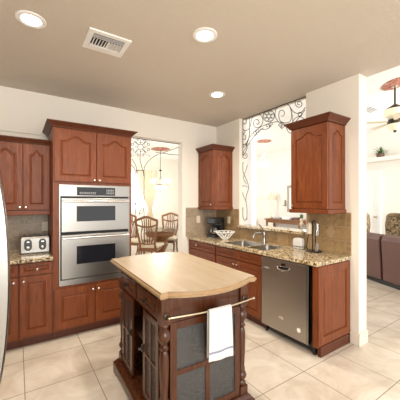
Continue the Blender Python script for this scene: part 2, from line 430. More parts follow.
for a0, a1, ka in ((.325, .735, .713), (.742, 1.160, .775)):
    d = panel_slab(MB(), fn, a0, a1, .125, .545, .02, mg=.07).build('door', 'cherry', t)
    knob(FY(f0 - .02), ka, .505, d)

# double oven, built into the tower
t = thing('double_oven', 'stainless double wall oven with black control panel in the tall cabinet', 'oven', (.757, 3.5, .579))
MB().box(.38, 1.134, f0 + .005, YW - .05, .59, 1.66).build('oven_body', 'gasket', t)
b = MB(); b.cells([.371, .385, 1.129, 1.143], [.579, .64, 1.545, 1.672], {(1, 1)}, f0 - .014, f0, lambda a, z, d: (a, d, z)); b.build('trim_frame', 'steel', t, bevel=.002)
cp = MB().box(.548, .966, f0 - .018, f0 - .0142, 1.556, 1.648).build('control_panel', 'black_glass', t, bevel=.002)
b = MB()
for i in range(9):
    for j in range(2): b.box(.575 + i * .02, .588 + i * .02, f0 - .0195, f0 - .018, 1.572 + j * .014, 1.579 + j * .014)
b.build('touch_legend', 'grey', cp); b = MB()
for i in range(5):
    for j in range(3): b.box(.865 + i * .018, .876 + i * .018, f0 - .0195, f0 - .018, 1.575 + j * .02, 1.586 + j * .02)
b.build('keypad_legend', 'grey', cp)
for z0, z1, w0, w1, hz in ((1.158, 1.525, 1.265, 1.442, 1.492), (.655, 1.128, .80, 1.005, 1.095)):
    a0, a1 = .39, 1.124
    b = MB(); b.cells([a0, .535, .965, a1], [z0, w0, w1, z1], {(1, 1)}, f0 - .045, f0 + .004, lambda a, z, d: (a, d, z))
    d = b.build('oven_door', 'steel', t, bevel=.004)
    MB().box(.533, .967, f0 - .040, f0 - .02, w0 - .002, w1 + .002).build('door_window', 'black_glass', d)
    b = MB(); b.cells([.515, .54, .96, .985], [w0 - .02, w0 + .004, w1 - .004, w1 + .02], {(1, 1)}, f0 - .0475, f0 - .045, lambda a, z, dd: (a, dd, z)); b.build('window_trim', 'steel', d)
    b = MB(); b.tube([(a0 + .01, f0 - .075, hz), (.57, f0 - .083, hz + .001), (.757, f0 - .085, hz + .001), (.95, f0 - .083, hz), (a1 - .01, f0 - .075, hz)], .0125, 10)
    b.box(a0 + .012, a0 + .034, f0 - .075, f0 - .045, hz - .012, hz + .012); b.box(a1 - .034, a1 - .012, f0 - .075, f0 - .045, hz - .012, hz + .012)
    b.build('handle', 'nickel', d, smooth=True)

# left base cabinets
def base_cab(label, x0, x1, kx, cat='cabinet'):
    t = thing('base_cabinet', label, cat, ((x0 + x1) / 2, 3.58, 0), group='base cabinets on the oven wall')
    b = MB(); b.box(x0, x1, f0, YW - .02, .10, .872); b.build('carcass', 'cherry', t)
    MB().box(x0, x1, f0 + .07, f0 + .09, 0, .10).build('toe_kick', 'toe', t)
    d = panel_slab(MB(), fn, x0 + .006, x1 - .006, .742, .862, .02, mg=.032).build('drawer', 'cherry', t)
    knob(FY(f0 - .02), (x0 + x1) / 2 + .005, .80, d)
    d = panel_slab(MB(), fn, x0 + .006, x1 - .006, .128, .728, .02, mg=.06).build('door', 'cherry', t)
    knob(FY(f0 - .02), kx, .690, d)
    return t
base_cab('narrow cherry base cabinet with one drawer and door below the toaster', .014, .313, .052)
base_cab('cherry base cabinet at the left edge of the photo, mostly behind the fridge', -.44, .012, -.03)
b = MB().box(-.98, .313, 3.235, YW - .012, .875, .914)
tag(b.build('countertop', 'granite', bevel=.006), 'short speckled granite countertop under the toaster', 'countertop')

# left wall cabinets
YU = 3.546
def upper_cab(label, x0, x1, doors, corn):
    t = thing('wall_cabinet', label, 'cabinet', ((x0 + x1) / 2, 3.7, 1.36))
    u0 = YU + .02
    MB().box(x0, x1, u0, YW - .022, 1.385, 2.125).build('carcass', 'cherry', t)
    MB().box(x0, x1, u0 - .028, u0 + .02, 1.340, 1.385).build('light_rail', 'cherry', t, bevel=.004)
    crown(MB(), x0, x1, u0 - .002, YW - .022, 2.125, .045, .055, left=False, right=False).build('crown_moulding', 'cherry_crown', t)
    for a0, a1, ka in doors:
        d = panel_slab(MB(), FY(u0), a0, a1, 1.395, 2.112, .02, mg=.055, rise=.05).build('door', 'cherry', t)
        knob(FY(u0 - .02), ka, 1.425, d)
upper_cab('cherry wall cabinet with two arched doors above the toaster', -.262, .313, ((-.255, .047, .022), (.054, .306, .078)), True)

# ================================================================== right run
XF = 2.345
fx = FX(XF + .02); fk = FX(XF)
def right_cab(label, y0, y1, fronts, rail=True):
    t = thing('base_cabinet', label, 'cabinet', (2.64, (y0 + y1) / 2, 0), group='base cabinets on the sink wall')
    MB().cells([y0, y1], [.10, .873], set(), XF + .02, XF + .04, lambda a, z, d: (d, a, z)).build('face_frame', 'cherry', t)
    b = MB(); b.box(XF + .04, W - .013, y0, y0 + .018, .10, .873); b.box(XF + .04, W - .013, y1 - .018, y1, .10, .873); b.box(XF + .04, W - .013, y0 + .018, y1 - .018, .10, .118); b.build('carcass', 'cherry', t)
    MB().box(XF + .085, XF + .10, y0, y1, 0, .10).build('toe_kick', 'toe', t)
    for nm, a0, a1, z0, z1, mg, kn in fronts:
        d = panel_slab(MB(), fx, a0, a1, z0, z1, .02, mg=mg).build(nm, 'cherry', t)
        if kn: knob(fk, kn[0], kn[1], d)
    return t
right_cab('cherry base cabinet with stacked drawers in the corner under the coffee maker', 3.135, YW - .013,
          [('drawer', 3.15, 3.85, .745, .862, .035, (3.597, .812)), ('drawer', 3.15, 3.85, .45, .733, .05, (3.5, .59)), ('drawer', 3.15, 3.85, .128, .438, .05, (3.5, .285))])
right_cab('wide cherry base cabinet with two false drawer fronts under the sink', 2.243, 3.130,
          [('drawer_front', 2.253, 2.677, .745, .862, .035, None), ('drawer_front', 2.688, 3.112, .745, .862, .035, None),
           ('door', 2.253, 2.677, .128, .733, .06, (2.655, .685)), ('door', 2.688, 3.112, .128, .733, .06, (2.715, .685))])
# end panel
t = thing('end_panel', 'cherry end panel with raised field closing the counter beside the dishwasher', 'cabinet panel', (2.65, 1.57, 0))
MB().box(XF + .02, W - .013, 1.55, 1.59, .10, .873).build('panel_core', 'cherry', t)
MB().box(XF + .004, XF + .02, 1.548, 1.592, .10, .873).build('face_stile', 'cherry', t, bevel=.002)
panel_slab(MB(), FY(1.55), XF + .012, W - .016, .115, .868, .018, mg=.075).build('raised_panel', 'cherry', t)
MB().box(XF + .06, W - .013, 1.54, 1.575, 0, .10).build('plinth', 'cherry_crown', t)

# dishwasher
t = thing('dishwasher', 'stainless steel dishwasher under the granite counter', 'dishwasher', (2.64, 1.92, 0))
MB().box(XF + .045, W - .03, 1.625, 2.225, .09, .865).build('tub', 'gasket', t)
b = MB(); b.box(XF + .07, XF + .09, 1.60, 2.235, .02, .09); b.box(XF + .05, XF + .075, 1.60, 1.62, 0, .10); b.box(XF + .05, XF + .075, 2.21, 2.23, 0, .10); b.build('kick_plate', 'black', t)
b = MB()
b.cells([1.625, 1.845, 2.005, 2.235], [.10, .765, .795, .865], {(1, 1)}, XF - .012, XF + .04, lambda a, z, d: (d, a, z))
d = b.build('door', 'steel_dark', t, bevel=.005)
MB().box(XF + .018, XF + .03, 1.845, 2.005, .765, .795).build('handle_pocket', 'black', d)
b = MB(); b.tube([(XF - .012, 2.005, .792), (XF - .024, 1.985, .770), (XF - .03, 1.925, .762), (XF - .024, 1.865, .770), (XF - .012, 1.845, .792)], .008, 8); b.build('handle_lip', 'nickel', d, smooth=True)
MB().box(XF - .014, XF - .012, 1.90, 1.955, .812, .832).build('display', 'black_glass', d)
MB().box(XF - .0145, XF - .012, 1.925, 1.985, .245, .268).build('badge', 'nickel', d)
MB().lathe([(.022, 0), (.022, .002)], (XF - .014, 1.735, .205), 18, 'x').build('sticker', 'white', d)
MB().box(XF - .0135, XF - .012, 2.12, 2.19, .742, .757).build('nameplate', 'grey', d)
b = MB(); b.box(XF - .018, XF + .02, 1.625, 1.65, .105, .865); b.build('edge_strip', 'steel', d, bevel=.003)

# granite counter with two sink cut-outs
b = MB(); b.cells([XF - .02, 2.42, 2.80, W - .012], [1.53, 2.27, 2.575, 2.605, 3.05, YW - .012], {(1, 1), (1, 3)}, .875, .914)
tag(b.build('countertop', 'granite', bevel=.006), 'long speckled granite countertop holding the sink', 'countertop')
b = MB(); b.box(2.875, W + .21, 2.085, 3.275, 1.085, 1.121)
tag(b.build('bar_ledge', 'granite', bevel=.006), 'raised granite ledge on the pass-through wall behind the faucet', 'ledge')

# sink
t = thing('double_sink', 'double bowl stainless steel sink set in the granite counter', 'sink', (2.61, 2.66, .70))
def bowl(y0, y1, dp):
    x0, x1 = 2.423, 2.797; ins = .03
    def rr(o, z):
        X0, X1, Y0, Y1 = x0 + o, x1 - o, y0 + o, y1 - o; r = .05; L = []
        for cx, cy, s in ((X1 - r, Y1 - r, 0), (X0 + r, Y1 - r, 1), (X0 + r, Y0 + r, 2), (X1 - r, Y0 + r, 3)):
            for k in range(5):
                a = s * PI / 2 + k * PI / 8; L.append((cx + r * math.cos(a), cy + r * math.sin(a), z))
        return L
    m = MB(); m.loft([rr(-.0, .9125), rr(.004, .90), rr(.012, .914 - dp + .02), rr(.03, .914 - dp), rr(.024, .914 - dp - .003), rr(.006, .914 - dp + .018), rr(.0, .90), rr(-.0, .9124)], True, False)
    # open top: the first cap is removed so that the bowl is a shell
    m.bm.faces.ensure_lookup_table()
    for f in list(m.bm.faces):
        if len(f.verts) == 20 and f.calc_center_median().z > .9: m.bm.faces.remove(f)
    # close the floor
    m.face(rr(.03, .914 - dp))
    return m
bowl(2.275, 2.572, .16).build('bowl', 'steel', t, smooth=True)
bowl(2.608, 3.045, .20).build('bowl', 'steel', t, smooth=True)
for y, z in ((2.42, .756), (2.83, .716)):
    MB().lathe([(.04, 0), (.04, .004), (.02, .005)], (2.61, y, z), 16).build('drain', 'nickel', t)
# faucet
t = thing('faucet', 'single-lever chrome faucet behind the sink', 'faucet', (2.825, 2.66, .914))
MB().lathe([(.03, 0), (.03, .008), (.024, .02), (.021, .05), (.020, .10), (.023, .12), (.023, .145), (.018, .16), (.008, .165)], (2.825, 2.66, .9145), 16).build('body', 'chrome', t, smooth=True)
MB().tube([(2.84, 2.66, 1.00), (2.80, 2.66, 1.045), (2.74, 2.665, 1.065), (2.68, 2.67, 1.06), (2.645, 2.672, 1.035), (2.635, 2.672, 1.005)], [.016, .015, .014, .015, .018, .018], 10).build('spout', 'chrome', t, smooth=True)
MB().tube([(2.825, 2.66, 1.07), (2.815, 2.675, 1.11), (2.805, 2.71, 1.155), (2.80, 2.73, 1.17)], [.012, .010, .008, .007], 8).build('lever', 'chrome', t, smooth=True)

# wall cabinets on the sink wall
def side_cab(label, y0, y1, z0, z1, kn, cr_r=True, xf=2.603):
    t = thing('wall_cabinet', label, 'cabinet', (2.77, (y0 + y1) / 2, z0))
    MB().box(xf + .02, W - .001, y0 + .018, y1, z0 + .02, z1).build('carcass', 'cherry', t)
    b = MB(); b.box(xf - .012, W - .001, y0 - .012, y1 + (.012 if cr_r else 0), z0 - .022, z0 + .02); b.build('light_rail', 'cherry', t, bevel=.006)
    d = panel_slab(MB(), FX(xf + .02), y0 + .005, y1 - .005, z0 + .024, z1 - .006, .02, mg=.06, rise=.055).build('door', 'cherry', t)
    knob(FX(xf), kn, z0 + .055, d)
    panel_slab(MB(), FY(y0 + .018), xf + .022, W - .004, z0 + .022, z1 - .004, .018, mg=.06, rise=.045).build('side_panel', 'cherry', t)
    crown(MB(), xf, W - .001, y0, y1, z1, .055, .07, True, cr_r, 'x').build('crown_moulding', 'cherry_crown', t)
side_cab('cherry wall cabinet with arched door right of the pass-through', 1.592, 2.045, 1.385, 2.30, 2.01)
side_cab('narrow cherry wall cabinet with arched door hung in the far corner', 3.445, YW - .014, 1.385, 2.305, 3.48, False, 2.54)

# ================================================================== island
t = thing('kitchen_island', 'dark carved wooden kitchen island with pale butcher block top', 'island', (.69, 1.455, 0), math.radians(-2))
L = dict(local=True)
def top_poly(off):
    pts = []; n = 28; ear = .052
    Wd, Ln = .75, 1.166
    for i in range(n + 1):
        s = i / n; x = s * Wd
        if x < ear or x > Wd - ear: y = 0
        else:
            q = (x - ear) / (Wd - 2 * ear); y = .010 - .098 * math.sin(PI * q) ** .75
        pts.append((x, y))
    for i in range(n + 1):
        s = 1 - i / n; x = s * Wd
        if x < ear or x > Wd - ear: y = Ln
        else:
            q = (x - ear) / (Wd - 2 * ear); y = Ln - .010 + .07 * math.sin(PI * q) ** .75
        pts.append((x, y))
    cx, cy = Wd / 2, Ln / 2
    return [(cx + (x - cx) * (1 - off / (Wd / 2)), cy + (y - cy) * (1 - off / (Ln / 2))) for x, y in pts]
b = MB(); b.loft([[(x, y, z) for x, y in top_poly(o)] for o, z in ((.010, .9445), (.010, .950))]); b.build('worktop', 'butcher', t, **L)
b = MB(); b.loft([[(x, y, z) for x, y in top_poly(o)] for o, z in ((.022, .907), (.010, .908), (.004, .914), (.006, .921), (.000, .923), (-.002, .930), (.002, .937), (.009, .940), (.009, .9445))]); b.build('worktop_edge', 'butcher_edge', t, **L)
PX0, PX1, PY0, PY1 = .047, .647, .047, .90
# carcass: floor, far end, right side, apron box
b = MB(); b.box(PX0 + .01, PX1 - .01, PY0 + .01, PY1 - .01, .119, .139); b.box(PX1 - .012, PX1 + .008, PY0, PY1, .119, .75); b.box(PX0, PX1, PY1 - .012, PY1 + .008, .119, .75); b.build('carcass', 'island', t, **L)
MB().box(PX0 - .018, PX1 + .018, PY0 - .018, PY1 + .018, .75, .907).build('apron', 'island', t, bevel=.003, **L)
MB().box(PX0 + .02, PX1 - .02, PY0 + .02, PY1 - .02, .46, .478).build('shelf', 'inside', t, **L)
MB().box(.34, .355, PY0 + .02, PY1 - .02, .139, .75).build('divider', 'inside', t, **L)
# plinth with bracket feet
b = MB()
for prof in [((-.012, .122), (-.022, .113), (-.03, .100), (-.042, .090), (-.046, .080), (-.046, .052))]:
    b.loft([[(PX0 - .035 + o + .01, PY0 - .035 + o + .01, z), (PX1 + .035 - o - .01, PY0 - .035 + o + .01, z), (PX1 + .035 - o - .01, PY1 + .035 - o - .01, z), (PX0 - .035 + o + .01, PY1 + .035 - o - .01, z)] for o, z in prof])
b.build('plinth', 'island', t, **L)
for sx in (0, 1):
    for sy in (0, 1):
        b = MB(); x = PX0 - .07 if sx == 0 else PX1 + .07; y = PY0 - .07 if sy == 0 else PY1 + .07
        dx = 1 if sx == 0 else -1; dy = 1 if sy == 0 else -1
        pr = [(0, .053), (.20, .053), (.17, .034), (.13, .027), (.10, .009), (.08, 0), (0, 0)]
        b.loft([[(x + dx * .001, y + dy * a, z) for a, z in pr], [(x + dx * .035, y + dy * a, z) for a, z in pr]])
        b.loft([[(x + dx * a, y + dy * .001, z) for a, z in pr], [(x + dx * a, y + dy * .035, z) for a, z in pr]])
        b.build('bracket_foot', 'island', t, **L)
# turned corner posts
pp = [(.026, .165), (.033, .172), (.034, .182), (.026, .190), (.024, .200), (.036, .215), (.041, .232), (.033, .250), (.020, .262), (.029, .268), (.029, .276), (.024, .290), (.028, .36), (.031, .44), (.031, .50), (.026, .535), (.021, .548), (.030, .556), (.031, .566), (.022, .575), (.021, .583), (.032, .600), (.043, .622), (.043, .642), (.032, .664), (.019, .676), (.031, .684), (.032, .694), (.026, .702)]
for x in (PX0, PX1):
    for y in (PY0, PY1):
        b = MB(); b.lathe([(q * .95, .18 + (z - .165) * 1.065) for q, z in pp], (x, y, 0), 18); b.box(x - .032, x + .032, y - .032, y + .032, .120, .182)
        b.box(x - .032, x + .032, y - .032, y + .032, .748, .906)
        b.build('turned_post', 'island', t, smooth=True, **L)
# drawers on the left face
FXL = lambda a, z, d: (PX0 - .018 - d, a, z)
for a0, a1 in ((.09, .46), (.495, .862)):
    d = panel_slab(MB(), FXL, a0, a1, .770, .885, .012, mg=.022, groove=.008).build('drawer', 'island', t, **L)
    k = MB(); c = (PX0 - .03, (a0 + a1) / 2, .828)
    k.lathe([(.018, 0), (.018, -.003), (.006, -.006), (.006, -.016), (.014, -.02), (.016, -.027), (.008, -.033)], c, 14, 'x'); k.build('knob', 'bronze', d, smooth=True, **L)
# glazed doors on the left face, open niche between them
def glazed(fn, a0, a1, z0, z1, st, bar, name, cols=2, rows=2, th=.02):
    xs = [a0, a0 + st]; wv = (a1 - a0 - 2 * st - bar * (cols - 1)) / cols
    for i in range(cols): xs.append(xs[-1] + wv); xs.append(xs[-1] + (bar if i < cols - 1 else st))
    zs = [z0, z0 + st]; hv = (z1 - z0 - 2 * st - bar * (rows - 1)) / rows
    for i in range(rows): zs.append(zs[-1] + hv); zs.append(zs[-1] + (bar if i < rows - 1 else st))
    holes = {(1 + 2 * i, 1 + 2 * j) for i in range(cols) for j in range(rows)}
    m = MB(); m.cells(xs, zs, holes, 0, th, lambda a, z, d: fn(a, z, d))
    d = m.build(name, 'island', t, bevel=.003, **L)
    for i in range(cols):
        for j in range(rows):
            m = MB(); q = [fn(xs[1 + 2 * i] - .002, zs[1 + 2 * j] - .002, th * .35), fn(xs[2 + 2 * i] + .002, zs[2 + 2 * j] + .002, th * .6)]
            lo = [min(q[0][k], q[1][k]) for k in range(3)]; hi = [max(q[0][k], q[1][k]) for k in range(3)]
            m.box(lo[0], hi[0], lo[1], hi[1], lo[2], hi[2]); m.build('glass_pane', 'island_glass', d, **L)
    return d
FD = lambda a, z, d: (PX0 - .002 - d, a, z)
d1 = glazed(FD, .60, .865, .142, .742, .042, .018, 'door')
d2 = glazed(FD, .09, .36, .142, .742, .042, .018, 'door')
for d, a in ((d1, .615), (d2, .345)):
    m = MB(); m.box(PX0 - .034, PX0 - .0225, a - .008, a + .008, .45, .50); m.lathe([(.006, -.034), (.012, -.046), (.009, -.056)], (PX0, a, .475), 10, 'x'); m.build('latch', 'bronze', d, **L)
# glazed panel on the near end
FN = lambda a, z, d: (a, PY0 - .004 - d, z)
g = glazed(FN, PX0 + .03, PX1 - .03, .122, .75, .045, .033, 'end_panel')
# towel bar: bowed brass rail on two bosses
b = MB()
by = PY0 - .035
b.tube([(PX0 + .005, by - .03, .803)] + [(PX0 + .005 + (PX1 - PX0 + .05) * s / 10, by - .03 - .035 * math.sin(PI * s / 10), .803) for s in range(1, 10)] + [(PX1 + .055, by - .03, .803)], .0055, 8)
b.ball((PX0 + .002, by - .03, .803), .010); b.ball((PX1 + .058, by - .03, .803), .011)
tb = b.build('towel_bar', 'brass', t, smooth=True, **L)
for x in (PX0 + .0, PX1 + .0):
    b = MB(); b.lathe([(.020, 0), (.020, -.005), (.010, -.009), (.007, -.014), (.007, -.032)], (x + (.03 if x > .4 else 0) * 0, PY0 - .034, .803), 14, 'y'); b.build('boss', 'bronze', tb, smooth=True, **L)
# towel over the bar
def towel():
    mi = Matrix.Translation((.69, 1.455, 0)) @ Matrix.Rotation(math.radians(-2), 4, 'Z')
    x0, x1, yb, zb = .300, .472, by - .065, .803
    tt = thing('hand_towel', 'white hand towel with blue stripe hung over the island rail', 'towel', mi @ Vector(((x0 + x1) / 2, yb, zb)), math.radians(-2))
    MATS.pop(tt.name)
    ox, oy, oz = (x0 + x1) / 2, yb, zb
    prof = [(-.012, -.305), (-.013, -.2), (-.012, -.08), (-.0105, -.01), (-.007, .006), (0, .0095), (.007, .006), (.0105, -.01), (.013, -.08), (.014, -.2), (.015, -.30)]
    def sheet(i0, i1, zz=None):
        n = 10; m = MB(); rows = []
        for side in (0, 1):
            pass
        loops = []
        for k in range(n + 1):
            s = k / n; x = (s - .5) * (x1 - x0)
            wv = .004 * math.sin(s * 9 + 1)
            out, inn = [], []
            for i, (dy, dz) in enumerate(prof):
                f = min(1, max(0, -dz / .3)); sg = -1 if i < 5 else 1 if i > 5 else 0
                sk = x * (1 + .08 * f) + (.012 * f if i > 5 else 0)
                y = dy + wv * f * 1.0 + sg * .004 * f
                out.append((sk, y + sg * .0035, dz + (.0035 if sg == 0 else 0) - (.01 * s * f if i == 0 else 0)))
                inn.append((sk, y - sg * .0005, dz - (.01 * s * f if i == 0 else 0)))
            loops.append(out + inn[::-1])
        m.loft(loops); return m
    sheet(0, 0).build('cloth', 'towel', tt, smooth=True, local=True)
    m = MB(); n = 10
    for za, zb2 in ((-.262, -.250),):
        ls = []
        for k in range(n + 1):
            s = k / n; x = (s - .5) * (x1 - x0) * 1.068; f = .9; wv = .004 * math.sin(s * 9 + 1) * f
            y = -.0125 + wv - .004 * f - .0035
            ls.append([(x, y - .0012, za), (x, y - .0012, zb2), (x, y + .001, zb2), (x, y + .001, za)])
        m.loft(ls)
    m.build('stripe', 'towel_stripe', tt, local=True)
towel()

# ================================================================== fridge
t = thing('refrigerator', 'stainless refrigerator at the left edge of the photo, only its bowed handle in view', 'refrigerator', (-.52, 1.55, 0))
MB().box(-.93, -.16, 1.10, 2.0, .02, 1.78).build('cabinet', 'steel', t, bevel=.01)
d = MB().box(-.155, -.10, 1.105, 1.995, .06, 1.77).build('door', 'steel', t, bevel=.012)
hp = []
b = MB(); n = 20
for i in range(n + 1):
    s = i / n; z = .66 + .95 * s; bow = 1 - (2 * s - 1) ** 2
    xo = -.068 + .042 * bow ** .8
    hp.append([(-.099, 1.47, z), (xo - .008, 1.472, z), (xo, 1.485, z), (xo, 1.515, z), (xo - .008, 1.528, z), (-.099, 1.53, z)])
b.loft(hp); b.build('handle', 'steel', d, smooth=True)

# ================================================================== counter items
def toaster():
    t = thing('toaster', 'chrome four-slot toaster with two black dials on the left counter', 'toaster', (.18, 3.62, .914))
    x0, x1, y0, y1 = .030, .303, 3.50, 3.74
    b = MB(); prof = []
    for o, z in ((.006, .922), (0, .93), (0, 1.085), (.008, 1.103), (.022, 1.112)):
        prof.append([(x0 + o, y0 + o, z), (x1 - o, y0 + o, z), (x1 - o, y1 - o, z), (x0 + o, y1 - o, z)])
    b.loft(prof); b.build('body', 'steel', t, bevel=.006)
    MB().box(x0 + .01, x1 - .01, y0 + .012, y1 - .012, .9145, .922).build('foot_base', 'black', t)
    for cx in (.098, .234):
        m = MB(); poly = []
        for k in range(24):
            a = 2 * PI * k / 24; poly.append((cx + .036 * math.copysign(min(1, abs(math.cos(a)) * 1.15), math.cos(a)), 1.018 + .062 * math.copysign(min(1, abs(math.sin(a)) * 1.05), math.sin(a))))
        m.prism(poly, FY(y0), 0, .006); p = m.build('dial_plate', 'black', t)
        MB().lathe([(.017, 0), (.017, -.010), (.013, -.013)], (cx, y0 - .006, .988), 16, 'y').build('dial', 'nickel', p, smooth=True)
        MB().box(cx - .012, cx + .012, y0 - .022, y0 - .006, 1.046, 1.056).build('lever', 'nickel', p)
        for dx in (-.03, .03):
            MB().box(cx + dx - .012, cx + dx + .012, y0 + .03, y1 - .03, 1.110, 1.114).build('slot', 'black', t)
toaster()
def outlet(label, fn, a, z, wd=.072, ht=.115):
    t = thing('outlet', label, 'outlet', fn(a, z, 0), group=None)
    m = MB(); m.prism([(a - wd / 2, z - ht / 2), (a + wd / 2, z - ht / 2), (a + wd / 2, z + ht / 2), (a - wd / 2, z + ht / 2)], fn, 0, .006); m.build('plate', 'ivory', t, bevel=.002)
    for dz in (-.024, .024):
        m = MB(); m.prism([(a - .015, z + dz - .014), (a + .015, z + dz - .014), (a + .015, z + dz + .014), (a - .015, z + dz + .014)], fn, .006, .009)
        m.build('socket', 'ivory', t, bevel=.002)
outlet('ivory wall outlet on the backsplash above the toaster', FY(YW - .012), .286, 1.185)
outlet('ivory wall outlet on the corner backsplash left of the coffee maker', FY(YW - .012), 2.54, 1.19)
outlet('ivory wall outlet behind the white wire bowl', FX(W - .012), 3.53, 1.185)

def coffee():
    c = (2.70, 3.60); t = thing('coffee_maker', 'black drip coffee maker in the far counter corner', 'coffee maker', (c[0], c[1], .914), math.radians(-78))
    k = dict(local=True)
    MB().box(-.095, .095, -.12, .12, .001, .035).build('base', 'black', t, bevel=.008, **k)
    MB().box(-.095, .095, .03, .12, .035, .30).build('tank', 'black', t, bevel=.01, **k)
    MB().box(-.095, .095, -.11, .12, .215, .315).build('head', 'black', t, bevel=.015, **k)
    m = MB(); m.lathe([(.055, .037), (.07, .06), (.072, .10), (.055, .15), (.045, .165)], (0, -.04, 0), 18); m.build('carafe', 'carafe', t, smooth=True, **k)
    m = MB(); m.lathe([(.048, .166), (.05, .178), (.03, .188)], (0, -.04, 0), 18); m.build('carafe_lid', 'black', t, **k)
    m = MB(); m.tube([(-.0, -.11, .155), (0, -.145, .15), (0, -.15, .09), (0, -.112, .07)], .008, 8); m.build('carafe_handle', 'black', t, smooth=True, **k)
    MB().box(-.06, .06, -.114, -.109, .24, .29).build('front_plate', 'black_glass', t, **k)
coffee()
def wire_bowl():
    c = (2.63, 3.27, .9145)
    t = thing('wire_bowl', 'white openwork wire bowl beside the coffee maker', 'bowl', c)
    prof = [(.04, .006), (.065, .030), (.095, .062), (.125, .095), (.148, .118)]
    k = dict(local=True)
    for r, z in ((.04, .006), (.148, .118)):
        m = MB(); m.tube([(r * math.cos(a * PI / 16), r * math.sin(a * PI / 16), z) for a in range(32)], .0055, 6, closed=True); m.build('ring', 'white', t, smooth=True, **k)
    for s in (1, -1):
        m = MB()
        for i in range(12):
            a0 = 2 * PI * i / 12
            m.tube([(r * math.cos(a0 + s * j * .17), r * math.sin(a0 + s * j * .17), z) for j, (r, z) in enumerate(prof)], .0045, 5)
        m.build('lattice', 'white', t, smooth=True, **k)
wire_bowl()
t = thing('napkin_holder', 'white covered napkin holder on the counter under the ledge', 'napkin holder', (2.86, 2.13, .914), 0)
b = MB(); pr = []
for k in range(17):
    a = PI * k / 16; pr.append((.065 * math.copysign(abs(math.cos(a)) ** .45, math.cos(a)), .075 + .055 * math.sin(a) ** .6))
pr = [(.065, .002)] + pr + [(-.065, .002)]
b.loft([[(d, a, z) for a, z in pr] for d in (-.028, .028)]); b.build('cover', 'towel', t, local=True, smooth=False, bevel=.008)
MB().box(-.034, .034, -.069, .069, .028, .036).build('band', 'steel', t, local=True)
t = thing('utensil_stand', 'black wire kitchen stand with hanging cream and clear tools', 'stand', (2.84, 1.905, .914))
k = dict(local=True)
MB().lathe([(.085, .001), (.088, .008), (.080, .014)], (0, 0, 0), 20).build('base', 'black', t, **k)
for x, y in ((0, .018), (0, -.018)):
    MB().tube([(x, y, .012), (x, y, .34)], .0065, 8).build('rod', 'black', t, **k)
MB().tube([(0, .018, .34), (0, .01, .352), (0, -.01, .352), (0, -.018, .34)], .0065, 8).build('crossbar', 'black', t, **k)
MB().tube([(-.03, .065, .012), (-.03, .075, .05), (-.02, .07, .14), (-.01, .06, .2)], .006, 8).build('side_arm', 'black', t, smooth=True, **k)
b = MB(); b.lathe([(.026, .20), (.03, .21), (.03, .30), (.022, .325), (.012, .332)], (-.015, .052, 0), 14); b.build('cream_tool', 'ivory', t, smooth=True, **k)
b = MB(); b.lathe([(.026, .19), (.028, .20), (.028, .325), (.024, .335)], (-.012, -.045, 0), 14); b.build('clear_tool', 'wine', t, smooth=True, **k)
b = MB(); b.tube([(-.04, -.06, .014), (-.04, -.075, .06), (-.04, -.07, .11), (-.04, -.055, .11), (-.04, -.05, .06), (-.04, -.045, .014)], .005, 6); b.build('hook', 'grey', t, smooth=True, **k)

# ================================================================== ceiling fittings
def downlight(x, y, label):
    t = thing('recessed_light', label, 'ceiling light', (x, y, H), group='recessed lights in the kitchen ceiling')
    m = MB(); m.lathe([(.098, 0), (.098, -.006), (.088, -.010), (.068, -.008), (.062, -.002), (.062, 0)], (x, y, H), 32, cap=False); m.build('trim_ring', 'white', t, smooth=True)
    m = MB(); m.lathe([(.064, -.0005), (.062, -.006), (.04, -.008)], (x, y, H), 24); m.build('lens', 'downlight', t, smooth=True)
    l = bpy.data.lights.new('downlight_bulb', 'AREA'); l.shape = 'DISK'; l.size = .13; l.energy = 12; l.color = (1, .90, .76); l.spread = math.radians(150)
    o = bpy.data.objects.new('downlight_bulb', l); o.location = (x, y, H - .02); COL.objects.link(o)
downlight(.085, 2.34, 'round recessed ceiling light left of the air vent')
downlight(1.24, 1.794, 'round recessed ceiling light above the island, right of the air vent')
downlight(2.05, 2.705, 'round recessed ceiling light nearest the sink')
t = thing('ceiling_vent', 'white square air register with angled louvres in the ceiling', 'vent', (.62, 2.34, H))
b = MB(); b.cells([.455, .50, .745, .785], [2.19, 2.235, 2.445, 2.49], {(1, 1)}, H - .012, H); b.build('frame', 'white', t, bevel=.003)
MB().box(.50, .745, 2.235, 2.445, H - .002, H).build('duct_back', 'gasket', t)
for i in range(10):
    x = .515 + i * .0235; m = MB(); s = -.012 if i < 5 else .012
    m.loft([[(x - s / 2, y, H - .003), (x - s / 2 + .003, y, H - .003), (x + s / 2 + .003, y, H - .016), (x + s / 2, y, H - .016)] for y in (2.30, 2.405)]); m.build('louvre', 'white', t)
MB().box(.502, .743, 2.41, 2.443, H - .014, H - .003).build('damper_strip', 'white', t)
for i in range(3):
    y = 2.245 + i * .018; m = MB(); m.loft([[(x, y + .010, H - .003), (x, y + .013, H - .003), (x, y + .003, H - .016), (x, y, H - .016)] for x in (.502, .743)]); m.build('louvre', 'white', t)

# ================================================================== wrought iron
def spiral(c, r0, r1, a0, turns, n=28):
    return [(c[0] + (r0 + (r1 - r0) * i / n) * math.cos(a0 + turns * 2 * PI * i / n), c[1] + (r0 + (r1 - r0) * i / n) * math.sin(a0 + turns * 2 * PI * i / n)) for i in range(n + 1)]
def cat(pts, n=8):
    out = []
    P = [pts[0]] + list(pts) + [pts[-1]]
    for i in range(1, len(P) - 2):
        p0, p1, p2, p3 = P[i - 1], P[i], P[i + 1], P[i + 2]
        for j in range(n):
            t = j / n
            out.append(tuple(.5 * ((2 * p1[k]) + (-p0[k] + p2[k]) * t + (2 * p0[k] - 5 * p1[k] + 4 * p2[k] - p3[k]) * t * t + (-p0[k] + 3 * p1[k] - 3 * p2[k] + p3[k]) * t ** 3) for k in range(2)))
    out.append(tuple(pts[-1])); return out

